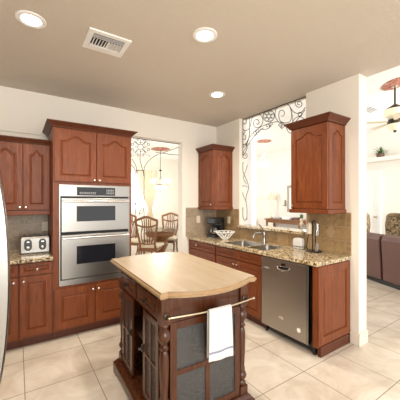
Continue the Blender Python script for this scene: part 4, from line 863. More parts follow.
YI = 3.955
fj = lambda p: (p[0], YI, p[1])
t2 = thing('iron_screen', 'black wrought iron screen with a star rosette in the dining room opening', 'ironwork', (1.7, YI, 0))
SP_L = [
    ('rosette',[(1.596,2.318),(1.594,2.307),(1.589,2.296),(1.582,2.287),(1.573,2.279),(1.562,2.274),(1.551,2.271),(1.539,2.271),(1.529,2.274),(1.52,2.28),(1.513,2.288),(1.508,2.298),(1.507,2.309),(1.508,2.32),(1.513,2.33),(1.52,2.34),(1.529,2.347),(1.539,2.353),(1.551,2.356),(1.562,2.356),(1.573,2.353),(1.582,2.347),(1.589,2.339),(1.594,2.329),(1.596,2.318)],0.0046),
    ('rosette',[(1.624,2.322),(1.623,2.306),(1.617,2.29),(1.608,2.276),(1.597,2.264),(1.583,2.254),(1.567,2.247),(1.551,2.244),(1.535,2.244),(1.519,2.248),(1.506,2.254),(1.494,2.264),(1.486,2.276),(1.48,2.29),(1.479,2.305),(1.48,2.321),(1.486,2.336),(1.494,2.35),(1.506,2.362),(1.519,2.372),(1.535,2.379),(1.551,2.383),(1.567,2.383),(1.583,2.38),(1.597,2.373),(1.608,2.363),(1.617,2.351),(1.623,2.337),(1.624,2.322)],0.0025),
    ('spoke',[(1.582,2.287),(1.647,2.232)],0.0046),
    ('spoke',[(1.607,2.266),(1.61,2.26),(1.613,2.251),(1.617,2.241),(1.622,2.23),(1.628,2.22),(1.636,2.212),(1.646,2.205),(1.66,2.198),(1.675,2.192),(1.69,2.186),(1.702,2.182),(1.711,2.179)],0.0025),
    ('spoke',[(1.607,2.266),(1.614,2.264),(1.624,2.262),(1.635,2.26),(1.647,2.256),(1.658,2.252),(1.668,2.245),(1.677,2.236),(1.685,2.224),(1.693,2.211),(1.701,2.198),(1.707,2.186),(1.711,2.179)],0.0025),
    ('spoke',[(1.52,2.28),(1.457,2.213)],0.0046),
    ('spoke',[(1.495,2.254),(1.489,2.251),(1.479,2.247),(1.469,2.243),(1.457,2.237),(1.446,2.23),(1.437,2.222),(1.429,2.212),(1.421,2.198),(1.414,2.184),(1.407,2.17),(1.401,2.158),(1.397,2.15)],0.0025),
    ('spoke',[(1.495,2.254),(1.493,2.248),(1.49,2.239),(1.486,2.228),(1.481,2.216),(1.475,2.205),(1.468,2.196),(1.458,2.187),(1.445,2.178),(1.431,2.169),(1.417,2.161),(1.405,2.155),(1.397,2.15)],0.0025),
    ('spoke',[(1.52,2.34),(1.457,2.393)],0.0046),
    ('spoke',[(1.495,2.36),(1.493,2.366),(1.49,2.375),(1.486,2.385),(1.481,2.395),(1.475,2.405),(1.468,2.413),(1.458,2.42),(1.445,2.426),(1.431,2.431),(1.417,2.436),(1.405,2.436),(1.397,2.436)],0.0025),
    ('spoke',[(1.495,2.36),(1.489,2.362),(1.479,2.364),(1.469,2.366),(1.457,2.369),(1.446,2.374),(1.437,2.379),(1.429,2.388),(1.421,2.4),(1.414,2.412),(1.407,2.425),(1.401,2.435),(1.397,2.436)],0.0025),
    ('spoke',[(1.582,2.347),(1.647,2.416)],0.0046),
    ('spoke',[(1.607,2.373),(1.614,2.377),(1.624,2.381),(1.635,2.386),(1.647,2.392),(1.658,2.399),(1.668,2.408),(1.677,2.419),(1.685,2.433),(1.693,2.436),(1.701,2.436),(1.707,2.436),(1.711,2.436)],0.0025),
    ('spoke',[(1.607,2.373),(1.61,2.38),(1.613,2.39),(1.617,2.401),(1.622,2.412),(1.628,2.424),(1.636,2.434),(1.646,2.436),(1.66,2.436),(1.675,2.436),(1.69,2.436),(1.702,2.436),(1.711,2.436)],0.0025),
    ('spoke',[(1.596,2.318),(1.663,2.326)],0.0040),
    ('curl',[(1.669,2.263),(1.661,2.271),(1.658,2.281),(1.661,2.292),(1.668,2.301),(1.678,2.306),(1.687,2.306),(1.695,2.302),(1.7,2.295),(1.7,2.288),(1.697,2.281),(1.691,2.276),(1.685,2.275),(1.679,2.276),(1.675,2.279),(1.674,2.283),(1.675,2.287)],0.0040),
    ('curl',[(1.669,2.391),(1.661,2.381),(1.658,2.369),(1.661,2.359),(1.668,2.352),(1.678,2.349),(1.687,2.351),(1.695,2.357),(1.7,2.365),(1.7,2.372),(1.697,2.378),(1.691,2.382),(1.685,2.382),(1.679,2.379),(1.675,2.375),(1.674,2.371),(1.675,2.367)],0.0040),
    ('spoke',[(1.551,2.271),(1.551,2.208)],0.0040),
    ('curl',[(1.485,2.196),(1.494,2.205),(1.506,2.209),(1.517,2.207),(1.525,2.201),(1.528,2.193),(1.528,2.184),(1.523,2.176),(1.515,2.171),(1.507,2.17),(1.501,2.173),(1.497,2.177),(1.496,2.183),(1.498,2.189),(1.501,2.192),(1.506,2.194),(1.51,2.193)],0.0040),
    ('curl',[(1.618,2.209),(1.608,2.216),(1.597,2.217),(1.585,2.214),(1.577,2.206),(1.573,2.197),(1.574,2.188),(1.579,2.181),(1.587,2.178),(1.595,2.178),(1.602,2.182),(1.606,2.188),(1.607,2.194),(1.605,2.199),(1.601,2.202),(1.596,2.202),(1.592,2.201)],0.0040),
    ('spoke',[(1.507,2.309),(1.442,2.301)],0.0040),
    ('curl',[(1.436,2.363),(1.444,2.355),(1.447,2.345),(1.444,2.334),(1.437,2.326),(1.428,2.321),(1.419,2.321),(1.412,2.325),(1.408,2.331),(1.407,2.338),(1.411,2.345),(1.416,2.349),(1.422,2.351),(1.427,2.35),(1.431,2.347),(1.432,2.343),(1.431,2.339)],0.0040),
    ('curl',[(1.436,2.239),(1.444,2.248),(1.447,2.259),(1.444,2.269),(1.437,2.276),(1.428,2.279),(1.419,2.277),(1.412,2.272),(1.408,2.264),(1.407,2.257),(1.411,2.251),(1.416,2.248),(1.422,2.247),(1.427,2.25),(1.431,2.254),(1.432,2.258),(1.431,2.262)],0.0040),
    ('spoke',[(1.551,2.356),(1.551,2.419)],0.0040),
    ('curl',[(1.618,2.433),(1.608,2.424),(1.597,2.42),(1.585,2.421),(1.577,2.426),(1.573,2.435),(1.574,2.436),(1.579,2.436),(1.587,2.436),(1.595,2.436),(1.602,2.436),(1.606,2.436),(1.607,2.436),(1.605,2.436),(1.601,2.436),(1.596,2.435),(1.592,2.435)],0.0040),
    ('curl',[(1.485,2.416),(1.494,2.41),(1.506,2.408),(1.517,2.412),(1.525,2.42),(1.528,2.429),(1.528,2.436),(1.523,2.436),(1.515,2.436),(1.507,2.436),(1.501,2.436),(1.497,2.436),(1.496,2.431),(1.498,2.427),(1.501,2.424),(1.506,2.423),(1.51,2.425)],0.0040),
    ('arch_rail',[(1.6,1.878),(1.601,1.888),(1.601,1.902),(1.602,1.919),(1.603,1.937),(1.605,1.954),(1.607,1.97),(1.609,1.983),(1.611,1.996),(1.614,2.008),(1.618,2.021),(1.623,2.034),(1.631,2.048),(1.641,2.063),(1.652,2.08),(1.666,2.097),(1.68,2.114),(1.696,2.131),(1.713,2.146),(1.731,2.161),(1.75,2.175),(1.771,2.189),(1.793,2.203),(1.816,2.215),(1.839,2.228),(1.863,2.239),(1.887,2.249),(1.912,2.259),(1.938,2.268),(1.966,2.279),(1.996,2.291),(2.031,2.305),(2.072,2.323),(2.114,2.341),(2.155,2.358),(2.19,2.373),(2.215,2.384)],0.0043),
    ('arch_rail',[(1.805,2.256),(1.818,2.256),(1.835,2.256),(1.856,2.257),(1.879,2.257),(1.903,2.257),(1.925,2.257),(1.948,2.256),(1.971,2.254),(1.995,2.253),(2.019,2.251),(2.043,2.25),(2.068,2.25),(2.094,2.25),(2.122,2.251),(2.15,2.252),(2.176,2.253),(2.199,2.255),(2.215,2.256)],0.0046),
    ('stem',[(1.551,2.22),(1.55,2.21),(1.548,2.196),(1.546,2.18),(1.544,2.163),(1.543,2.146),(1.543,2.132),(1.544,2.118),(1.546,2.105),(1.549,2.093),(1.552,2.08),(1.556,2.069),(1.559,2.057),(1.562,2.047),(1.565,2.038),(1.568,2.029),(1.571,2.02),(1.574,2.01),(1.578,1.998),(1.582,1.984),(1.587,1.967),(1.592,1.95),(1.597,1.933),(1.601,1.919),(1.604,1.909)],0.0046),
    ('stem',[(1.419,2.121),(1.423,2.115),(1.429,2.106),(1.436,2.096),(1.444,2.085),(1.451,2.075),(1.457,2.064),(1.462,2.055),(1.467,2.046),(1.472,2.037),(1.476,2.027),(1.48,2.017),(1.483,2.007),(1.487,1.995),(1.49,1.983),(1.493,1.971),(1.495,1.958),(1.497,1.945),(1.499,1.933),(1.5,1.92),(1.501,1.905),(1.501,1.891),(1.502,1.877),(1.502,1.866),(1.502,1.858)],0.0046),
    ('stem',[(1.373,2.043),(1.378,2.041),(1.385,2.039),(1.393,2.036),(1.402,2.033),(1.411,2.029),(1.419,2.024),(1.426,2.019),(1.433,2.012),(1.44,2.005),(1.446,1.998),(1.452,1.99),(1.457,1.982),(1.461,1.975),(1.464,1.967),(1.467,1.959),(1.469,1.95),(1.471,1.941),(1.472,1.931),(1.474,1.919),(1.475,1.905),(1.476,1.891),(1.476,1.877),(1.477,1.865),(1.477,1.857)],0.0040),
    ('side_stem',[(1.608,1.939),(1.608,0.814)],0.0043),
    ('link',[(1.497,1.955),(1.608,1.962)],0.0046),
    ('stem',[(1.358,1.72),(1.364,1.72),(1.374,1.72),(1.385,1.72),(1.396,1.72),(1.408,1.723),(1.417,1.728),(1.426,1.735),(1.434,1.745),(1.441,1.756),(1.448,1.768),(1.455,1.782),(1.46,1.796),(1.465,1.812),(1.47,1.829),(1.473,1.848),(1.477,1.867),(1.479,1.885),(1.482,1.902),(1.484,1.918),(1.486,1.935),(1.488,1.951),(1.489,1.965),(1.49,1.977),(1.491,1.986)],0.0046),
    ('twig',[(1.465,1.274),(1.466,1.283),(1.467,1.295),(1.469,1.31),(1.471,1.326),(1.473,1.342),(1.473,1.357),(1.473,1.371),(1.472,1.385),(1.471,1.399),(1.469,1.413),(1.469,1.427),(1.469,1.441),(1.47,1.455),(1.472,1.469),(1.475,1.483),(1.478,1.497),(1.482,1.511),(1.486,1.525),(1.492,1.54),(1.499,1.556),(1.507,1.572),(1.515,1.587),(1.521,1.6),(1.526,1.609)],0.0046),
    ('twig',[(1.471,1.43),(1.47,1.435),(1.467,1.442),(1.465,1.449),(1.461,1.458),(1.458,1.465),(1.454,1.472),(1.449,1.479),(1.443,1.485),(1.437,1.491),(1.43,1.496),(1.425,1.5),(1.422,1.504)],0.0040),
    ('twig',[(1.471,1.445),(1.476,1.449),(1.483,1.456),(1.491,1.463),(1.5,1.471),(1.51,1.478),(1.519,1.483),(1.53,1.486),(1.543,1.489),(1.556,1.49),(1.568,1.492),(1.578,1.493),(1.586,1.493)],0.0040),
    ('twig',[(1.5,1.563),(1.497,1.568),(1.494,1.575),(1.49,1.583),(1.486,1.592),(1.482,1.601),(1.478,1.608),(1.473,1.616),(1.468,1.623),(1.463,1.63),(1.459,1.636),(1.455,1.642),(1.452,1.646)],0.0040),
    ('twig',[(1.526,1.272),(1.527,1.279),(1.529,1.289),(1.531,1.301),(1.533,1.314),(1.536,1.325),(1.539,1.335),(1.543,1.343),(1.548,1.35),(1.554,1.357),(1.559,1.363),(1.565,1.368),(1.57,1.372),(1.576,1.376),(1.582,1.379),(1.588,1.381),(1.594,1.383),(1.598,1.384),(1.602,1.385)],0.0046),
    ('twig',[(1.535,1.314),(1.538,1.313),(1.542,1.311),(1.547,1.309),(1.553,1.308),(1.558,1.308),(1.564,1.309),(1.569,1.313),(1.574,1.318),(1.579,1.324),(1.584,1.331),(1.589,1.338),(1.593,1.345),(1.595,1.351),(1.598,1.359),(1.599,1.367),(1.6,1.374),(1.601,1.38),(1.602,1.385)],0.0040),
    ('twig',[(1.465,1.274),(1.464,1.262),(1.462,1.247),(1.461,1.228),(1.46,1.208),(1.459,1.188),(1.46,1.169),(1.463,1.152),(1.468,1.135),(1.474,1.118),(1.48,1.1),(1.484,1.082),(1.486,1.063),(1.486,1.042),(1.483,1.019),(1.479,0.994),(1.475,0.972),(1.471,0.953),(1.469,0.939)],0.0046),
    ('twig',[(1.417,1.13),(1.422,1.136),(1.428,1.145),(1.435,1.155),(1.442,1.166),(1.449,1.178),(1.454,1.191),(1.457,1.204),(1.46,1.22),(1.462,1.236),(1.463,1.251),(1.464,1.264),(1.465,1.274)],0.0040),
    ('top_bar',[(1.25,2.436),(2.228,2.436)],0.0056)]
for nm, pts, r in SP_L: iron(nm, pts, r, t2, fj)

# ================================================================== dining room
TC = Vector((2.98, 6.27, 0))
t = thing('dining_table', 'round glass-topped dining table on a carved wooden pedestal', 'table', TC)
k = dict(local=True)
MB().lathe([(.60, .800), (.62, .803), (.62, .812), (.60, .815)], seg=40).build('glass_top', 'table_glass', t, **k)
MB().lathe([(.30, .62), (.36, .66), (.38, .70), (.37, .75), (.40, .775), (.40, .799)], seg=28).build('apron', 'chairwood', t, smooth=True, **k)
MB().lathe([(.20, .10), (.16, .16), (.11, .24), (.15, .34), (.20, .42), (.16, .52), (.22, .60), (.28, .62)], seg=20).build('pedestal', 'chairwood', t, smooth=True, **k)
for i in range(4):
    a = PI / 4 + i * PI / 2; m = MB(); cs, sn = math.cos(a), math.sin(a)
    m.tube([(.12 * cs, .12 * sn, .14), (.26 * cs, .26 * sn, .11), (.38 * cs, .38 * sn, .045), (.44 * cs, .44 * sn, .036)], [.05, .045, .035, .035], 8); m.build('foot', 'chairwood', t, smooth=True, **k)
def make_chair(loc, rz, label):
    t = thing('dining_chair', label, 'chair', loc, rz, 'dining chairs round the glass table')
    k = dict(local=True)
    # seat faces +y, back at y = 0
    MB().loft([[(-.21 - o, .02, z), (.21 + o, .02, z), (.25 + o, .46 + o, z), (-.25 - o, .46 + o, z)] for o, z in ((0, .455), (.012, .47), (.012, .505), (-.02, .53))]).build('seat_cushion', 'cream_fabric', t, bevel=.012, **k)
    MB().cells([-.22, -.19, .19, .22], [.0, .03, .42, .45], {(1, 1)}, .38, .455).build('seat_rail', 'chairwood', t, **k)
    for s in (-1, 1):
        m = MB(); m.tube([(s * .20, -.01, .44), (s * .20, 0, .30), (s * .205, -.04, .12), (s * .21, -.10, 0)], [.022, .021, .018, .016], 8); m.build('leg', 'chairwood', t, smooth=True, **k)
        m = MB(); m.tube([(s * .215, .43, .40), (s * .235, .46, .32), (s * .215, .44, .16), (s * .22, .45, .04), (s * .22, .47, 0)], [.03, .026, .017, .015, .022], 8); m.build('leg', 'chairwood', t, smooth=True, **k)
    yb = lambda z: -.01 - .16 * max(0, z - .45)
    def q(x, z): return (x, yb(z), z)
    for s in (-1, 1):
        m = MB(); m.tube([q(s * .18, .44), q(s * .165, .55), q(s * .19, .70), q(s * .225, .90), q(s * .24, 1.05), q(s * .245, 1.10)], [.026, .024, .024, .026, .027, .022], 8); m.build('back_post', 'chairwood', t, smooth=True, **k)
    m = MB(); m.tube([q(s / 10 * .24, 1.09 + .075 * math.cos(s / 10 * PI / 2) ** 2 - .012 * (1 - abs(s / 10))) for s in range(-10, 11)], [.029] * 21, 8); m.build('top_rail', 'chairwood', t, smooth=True, **k)
    m = MB(); m.tube([q(-.22, .98), q(-.12, .945), q(0, .93), q(.12, .945), q(.22, .98)], .020, 8); m.build('swag_rail', 'chairwood', t, smooth=True, **k)
    m = MB(); m.tube([q(-.165, .56), q(0, .545), q(.165, .56)], .016, 8); m.build('lower_rail', 'chairwood', t, smooth=True, **k)
    for s in (-2, -1, 0, 1, 2):
        m = MB(); m.tube([q(s * .045, .555), q(s * .062, .66), q(s * .066, .78), q(s * .05, .90), q(s * .045, 1.0), q(s * .05, 1.12 - abs(s) * .012)], .0135, 6); m.build('slat', 'chairwood', t, smooth=True, **k)
    return t
def face_table(p): return math.atan2(TC.y - p[1], TC.x - p[0]) - PI / 2
chs = [((2.42, 5.74, 0), 'dining chair with its back to the kitchen, nearest of the three', .0), ((2.55, 7.02, 0), 'dining chair at the left of the table, in front of the window', 0), ((3.62, 7.0, 0), 'dining chair on the right of the table, facing the kitchen', 0)]
ch0 = make_chair(chs[0][0], face_table(chs[0][0]) + .12, chs[0][1])
for p, lb, _ in chs[1:]: dup(ch0, p, face_table(p), lb)
# chandelier
t = thing('chandelier', 'bronze chandelier with glowing glass shades over the dining table', 'chandelier', (TC.x, TC.y, H))
def P(x, y, z): return (TC.x + x, TC.y + y, z)
MB().lathe([(.02, H - .001), (.23, H - .001), (.235, H - .012), (.20, H - .020), (.17, H - .016), (.10, H - .03), (.05, H - .028)], (TC.x, TC.y, 0), 28).build('ceiling_medallion', 'medallion', t, smooth=True)
MB().tube([P(0, 0, H - .02), P(0, 0, 2.08)], .006, 8).build('rod', 'bronze', t)
MB().lathe([(.01, 2.29), (.04, 2.275), (.04, 2.265), (.012, 2.25)], (TC.x, TC.y, 0), 14).build('collar', 'bronze', t)
MB().lathe([(.012, 2.12), (.03, 2.08), (.02, 2.02), (.028, 1.97), (.02, 1.93), (.16, 1.895), (.165, 1.885), (.02, 1.88)], (TC.x, TC.y, 0), 20).build('hub', 'brass', t, smooth=True)
MB().lathe([(.155, 1.886), (.14, 1.84), (.10, 1.805), (.05, 1.785), (.015, 1.78)], (TC.x, TC.y, 0), 24).build('bowl_shade', 'lamp_glass', t, smooth=True)
MB().lathe([(.012, 1.78), (.018, 1.765), (.006, 1.745)], (TC.x, TC.y, 0), 10).build('finial', 'bronze', t, smooth=True)
for i in range(5):
    a = i * 2 * PI / 5 - YAW - PI / 2 + PI / 5; c, s = math.cos(a), math.sin(a)
    m = MB(); m.tube([P(.03 * c, .03 * s, 1.93), P(.12 * c, .12 * s, 1.905), P(.20 * c, .20 * s, 1.925), P(.225 * c, .225 * s, 1.96)], .007, 8); ar = m.build('arm', 'brass', t, smooth=True)
    m = MB(); m.lathe([(.025, 1.96), (.045, 1.98), (.056, 2.015), (.052, 2.04), (.04, 2.05)], (TC.x + .225 * c, TC.y + .225 * s, 0), 16); m.build('glass_shade', 'lamp_glass', ar, smooth=True)
l = bpy.data.lights.new('chandelier_bulbs', 'POINT'); l.energy = 42; l.color = (1, .93, .82); l.shadow_soft_size = .25
o = bpy.data.objects.new('chandelier_bulbs', l); o.location = (TC.x, TC.y, 1.55); COL.objects.link(o)
# curtains
def curtain(name, label, rows):
    m = MB(); n = 40; th = .006; L1, L2 = [], []
    for xl, xr, z in rows:
        f, g = [], []
        for i in range(n + 1):
            s = i / n; x = xl + (xr - xl) * s; y = 7.62 + .025 * math.sin(s * 2 * PI * 6.5)
            f.append((x, y, z)); g.append((x, y + th, z))
        L1.append(f + g[::-1])
    m.loft(L1); tag(m.build(name, 'curtain', smooth=True), label, 'curtain')
curtain('curtain', 'cream curtain tied back on the right side of the dining window', [(2.90, 3.52, 2.44), (2.93, 3.52, 2.2), (2.99, 3.50, 1.95), (3.08, 3.45, 1.65), (3.20, 3.38, 1.35), (3.24, 3.35, 1.22), (3.18, 3.42, 1.0), (3.12, 3.46, .5), (3.10, 3.47, .02)])
curtain('curtain', 'cream curtain on the left side of the dining window, beside the oven cabinet', [(2.42, 2.72, 2.44), (2.42, 2.70, 2.2), (2.42, 2.66, 1.9), (2.42, 2.60, 1.6), (2.44, 2.57, 1.3), (2.42, 2.60, .9), (2.42, 2.62, .02)])
m = MB(); m.tube([(2.36, 7.62, 2.455), (3.58, 7.62, 2.455)], .014, 10); m.ball((2.34, 7.62, 2.455), .03); m.ball((3.60, 7.62, 2.455), .03)
m.box(2.40, 2.415, 7.62, 7.70, 2.445, 2.465); m.box(3.53, 3.545, 7.62, 7.70, 2.445, 2.465)
tag(m.build('curtain_rod', 'white', smooth=True), 'thin rod over the dining window carrying the curtains', 'curtain rod')

# ================================================================== living room
# sofa with its back to the kitchen
import_dir = math.atan2(1.971 - 2.64, 5.312 - 5.595)
t = thing('sofa', 'brown leather sofa with its back to the kitchen', 'sofa', (5.595, 2.64, 0), import_dir)
k = dict(local=True)      # x runs along the back, +y is the seat side
s0, s1 = -.9, 1.7
MB().box(s0 + .03, s1 - .03, .03, .92, .0, .09).build('base', 'black', t, **k)
MB().box(s0, s1, .26, .95, .09, .46).build('seat', 'leather', t, bevel=.03, **k)
def backsec(a0, a1):
    m = MB(); pr = [(.0, .085), (-.01, .35), (-.035, .70), (-.04, .80), (-.01, .875), (.06, .90), (.16, .885), (.22, .82), (.25, .46), (.25, .085)]
    m.loft([[(x, y, z) for y, z in pr] for x in (a0, a1)]); return m
backsec(s0, .335).build('backrest', 'leather', t, bevel=.012, **k)
backsec(.385, s1).build('backrest', 'leather', t, bevel=.012, **k)
for x0, x1 in ((s0 - .2, s0 - .002), (s1 + .002, s1 + .2)):
    MB().box(x0, x1, .02, .95, .06, .64).build('armrest', 'leather', t, bevel=.05, **k)
# patterned armchairs beyond it
def armchair(loc, rz, label):
    t = thing('armchair', label, 'armchair', loc, rz, 'patterned armchairs beyond the sofa')
    MB().box(-.42, .42, -.05, .70, .12, .44).build('seat', 'damask', t, bevel=.04, **k)
    m = MB(); m.loft([[(x, -.05 - .05 * (z > .8), z) for x, z in ((-.36, .40), (.36, .40), (.40, .9), (.37, 1.14), (.30, 1.20), (-.30, 1.20), (-.37, 1.14), (-.40, .9))], [(x, .14 - .05 * (z > .8), z) for x, z in ((-.36, .40), (.36, .40), (.40, .9), (.37, 1.14), (.30, 1.20), (-.30, 1.20), (-.37, 1.14), (-.40, .9))]])
    m.build('back_cushion', 'damask', t, bevel=.04, **k)
    for s in (-1, 1):
        MB().box(s * .47 - .05, s * .47 + .05, -.05, .68, .12, .62).build('armrest', 'damask', t, bevel=.03, **k)
        for y in (.0, .62): MB().box(s * .40 - .025, s * .40 + .025, y - .025, y + .025, 0, .12).build('leg', 'pot', t, **k)
    return t
ac = armchair((8.05, 2.90, 0), PI / 2 + .05, 'patterned brown armchair beyond the sofa, at the right edge of the photo')
dup(ac, (7.75, 3.97, 0), PI / 2 + .05, 'patterned brown armchair beyond the sofa, beside the white column of the kitchen wall')
# plant on the high shelf
t = thing('potted_fern', 'small leafy plant in a dark pot on the high shelf', 'plant', (8.95, 3.82, 2.80))
MB().lathe([(.07, .0), (.10, .02), (.11, .10), (.09, .12)], seg=14).build('pot', 'pot', t, smooth=True, **k)
m = MB()
for i in range(46):
    a = random.random() * 2 * PI; e = random.uniform(.1, 1.3); ln = random.uniform(.14, .30)
    d = Vector((math.cos(a) * math.cos(e), math.sin(a) * math.cos(e), math.sin(e))); s = Vector((-math.sin(a), math.cos(a), 0)) * .022
    p0 = Vector((0, 0, .11)); p1 = p0 + d * ln * .55; p2 = p0 + d * ln - Vector((0, 0, .05))
    u = Vector((0, 0, .004))
    m.loft([[p0 - s * .2, p0 + s * .2, p0 + u], [p1 - s, p1 + s, p1 + u], [p2 - s * .1, p2 + s * .1, p2 + u]])
lf = m.build('foliage', 'leaf', t, **k); lf['kind'] = 'stuff'
# ceiling fan
FP = Vector((6.60, 2.54)); fz = cz(FP.y)
t = thing('ceiling_fan', 'ceiling fan with alabaster glass bowls hanging from a red medallion', 'ceiling fan', (FP.x, FP.y, fz))
fl = lambda r, dz: None
def tilt(m):   # the medallion follows the sloped ceiling
    bmesh.ops.rotate(m.bm, verts=m.bm.verts, cent=(0, 0, 0), matrix=Matrix.Rotation(-math.atan(CS), 3, 'X')); return m
tilt(MB().lathe([(.02, -.002), (.235, -.002), (.24, -.02), (.20, -.03), (.14, -.025), (.07, -.04), (.03, -.04)], seg=32)).build('ceiling_medallion', 'medallion', t, smooth=True, **k)
MB().lathe([(.055, -.03), (.06, -.07), (.025, -.10)], seg=14).build('canopy', 'nickel', t, smooth=True, **k)
MB().tube([(0, 0, -.05), (0, 0, -.54)], .018, 10).build('downrod', 'bronze', t, **k)
MB().lathe([(.035, -.44), (.09, -.48), (.16, -.52), (.19, -.565)], seg=24).build('bracket', 'bronze', t, smooth=True, **k)
MB().lathe([(.19, -.55), (.20, -.61), (.18, -.69), (.11, -.74), (.04, -.75)], seg=24).build('upper_bowl', 'fan_glass', t, smooth=True, **k)
MB().lathe([(.05, -.74), (.125, -.76), (.14, -.80), (.125, -.85), (.05, -.86)], seg=24).build('motor', 'bronze', t, smooth=True, **k)
MB().lathe([(.135, -.86), (.14, -.90), (.10, -.96), (.03, -.985)], seg=24).build('lower_bowl', 'fan_glass', t, smooth=True, **k)
MB().lathe([(.025, -.985), (.035, -1.005), (.01, -1.03)], seg=12).build('finial', 'bronze', t, smooth=True, **k)
for i in range(5):
    a = i * 2 * PI / 5 + 2.35; R = Matrix.Rotation(a, 3, 'Z')
    m = MB(); q = [R @ Vector(p) for p in ((.12, -.025, -.80), (.26, -.05, -.805), (.64, -.065, -.805), (.67, 0, -.80), (.64, .065, -.795), (.26, .05, -.795), (.12, .025, -.80))]
    m.loft([[p for p in q], [p + Vector((0, 0, .007)) for p in q]]); m.build('blade', 'curtain', t, **k)
# ceiling register and light in the living room
def on_ceil(x, y, dz=0): return (x, y, cz(y) + dz)
m = MB(); m.box(-.22, .22, -.10, .10, -.015, -.002)
bmesh.ops.rotate(m.bm, verts=m.bm.verts, cent=(0, 0, 0), matrix=Matrix.Rotation(-math.atan(CS), 3, 'X'))
t = thing('ceiling_register', 'white air register in the sloped living room ceiling', 'vent', on_ceil(7.35, 3.37)); m.build('frame', 'white', t, **k)
for i in range(4):
    m = MB(); m.box(-.20, .20, -.085 + i * .048, -.065 + i * .048, -.022, -.014); bmesh.ops.rotate(m.bm, verts=m.bm.verts, cent=(0, 0, 0), matrix=Matrix.Rotation(-math.atan(CS), 3, 'X')); m.build('slat', 'grey', t, **k)
t = thing('recessed_light', 'round recessed light in the sloped living room ceiling', 'ceiling light', on_ceil(7.85, 3.45))
m = MB(); m.lathe([(.10, -.002), (.10, -.012), (.02, -.014)], seg=24); bmesh.ops.rotate(m.bm, verts=m.bm.verts, cent=(0, 0, 0), matrix=Matrix.Rotation(-math.atan(CS), 3, 'X')); m.build('lens', 'downlight', t, **k)
# pendant seen through the pass-through
PP = (7.13, 6.71)
t = thing('pendant_light', 'bowl pendant light hung from a red medallion beyond the pass-through', 'pendant light', (PP[0], PP[1], 3.6))
MB().lathe([(.02, -.001), (.24, -.001), (.25, -.02), (.18, -.035), (.06, -.05)], seg=28).build('ceiling_medallion', 'medallion', t, smooth=True, **k)
MB().tube([(0, 0, -.04), (0, 0, -.42)], .010, 8).build('rod', 'nickel', t, **k)
MB().lathe([(.02, -.34), (.035, -.38), (.035, -.46), (.02, -.50)], seg=14).build('stem', 'nickel', t, smooth=True, **k)
for i in range(3):
    a = i * 2 * PI / 3 + .4; m = MB(); m.tube([(.02 * math.cos(a), .02 * math.sin(a), -.48), (.19 * math.cos(a), .19 * math.sin(a), -.78)], .008, 6); m.build('chain_arm', 'nickel', t, **k)
MB().lathe([(.205, -.76), (.20, -.82), (.15, -.90), (.06, -.945), (.02, -.95)], seg=24).build('bowl_shade', 'lamp_glass', t, smooth=True, **k)
MB().lathe([(.02, -.95), (.03, -.98), (.008, -1.02)], seg=10).build('finial', 'nickel', t, smooth=True, **k)
# console table by the far wall
t = thing('console_table', 'brown wooden console table against the far living room wall', 'table', (8.9, 7.2, 0))
MB().box(8.62, 9.18, 6.35, 8.10, .75, .80).build('table_top', 'chairwood', t, bevel=.008)
MB().box(8.66, 9.16, 6.40, 8.05, .64, .75).build('apron', 'chairwood', t)
for x in (8.69, 9.13):
    for y in (6.43, 8.02): MB().box(x - .03, x + .03, y - .03, y + .03, 0, .64).build('leg', 'chairwood', t)
MB().box(8.68, 9.15, 6.42, 8.03, .28, .31).build('lower_shelf', 'chairwood', t)
t = thing('table_lamp', 'slim table lamp with beige shade on the console', 'lamp', (8.9, 7.95, .80))
MB().lathe([(.08, .001), (.085, .02), (.03, .05), (.018, .12), (.022, .4), (.016, .82)], seg=14).build('base', 'brass', t, smooth=True, **k)
MB().lathe([(.20, .78), (.19, .80), (.075, 1.04), (.07, 1.04)], seg=20).build('lamp_shade', 'cream_fabric', t, smooth=True, **k)
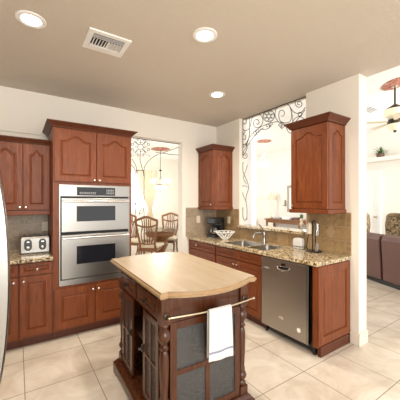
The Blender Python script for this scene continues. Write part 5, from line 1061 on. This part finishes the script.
MB().lathe([(.01, 1.04), (.02, 1.07), (.006, 1.12)], seg=8).build('finial', 'brass', t, **k)
for y, w_, h_, mt, lb, nm, ct in ((7.55, .30, .05, 'grey', 'grey stack of papers on the console beside the lamp', 'paper_stack', 'papers'), (7.12, .34, .10, 'white', 'white box in the middle of the console table', 'box', 'box'), (6.72, .22, .09, 'pot', 'small dark box toward the right end of the console', 'box', 'box')):
    tag(MB().box(8.75, 9.0, y - w_ / 2, y + w_ / 2, .80, .80 + h_).build(nm, mt, bevel=.006), lb, ct)
# mirror
t = thing('wall_mirror', 'silver framed rectangular mirror on the far living room wall', 'mirror', (9.19, 6.9, 1.2))
b = MB(); b.cells([6.30, 6.40, 7.26, 7.36], [1.09, 1.19, 2.05, 2.15], {(1, 1)}, 9.14, 9.199, lambda a, z, d: (d, a, z)); b.build('frame', 'silver_frame', t, bevel=.012)
MB().box(9.165, 9.19, 6.40, 7.26, 1.19, 2.05).build('glass', 'mirror', t)
# sconce beside the mirror
t = thing('wall_sconce', 'pale candle sconce on the wall left of the mirror', 'sconce', (9.15, 7.48, 1.5))
m = MB(); m.box(9.17, 9.199, 7.44, 7.52, 1.32, 1.56); m.box(9.05, 9.17, 7.45, 7.51, 1.32, 1.345); m.build('bracket', 'silver_frame', t)
MB().lathe([(.022, 0), (.022, .14), (.006, .15)], (9.10, 7.48, 1.3455), 10).build('candle', 'ivory', t)
# ornament on the bar ledge
t = thing('ledge_ornament', 'stacked glass and green candle ornament on the right end of the ledge', 'ornament', (2.92, 2.13, 1.121))
MB().lathe([(.028, .001), (.03, .012), (.012, .02), (.02, .04), (.02, .06), (.01, .065)], seg=14).build('foot', 'wine', t, smooth=True, **k)
MB().lathe([(.012, .065), (.024, .08), (.024, .10), (.012, .115), (.022, .13), (.022, .15), (.014, .16)], seg=14).build('stem', 'ivory', t, smooth=True, **k)
MB().lathe([(.016, .16), (.02, .17), (.02, .20), (.01, .21)], seg=14).build('candle', 'leaf', t, smooth=True, **k)
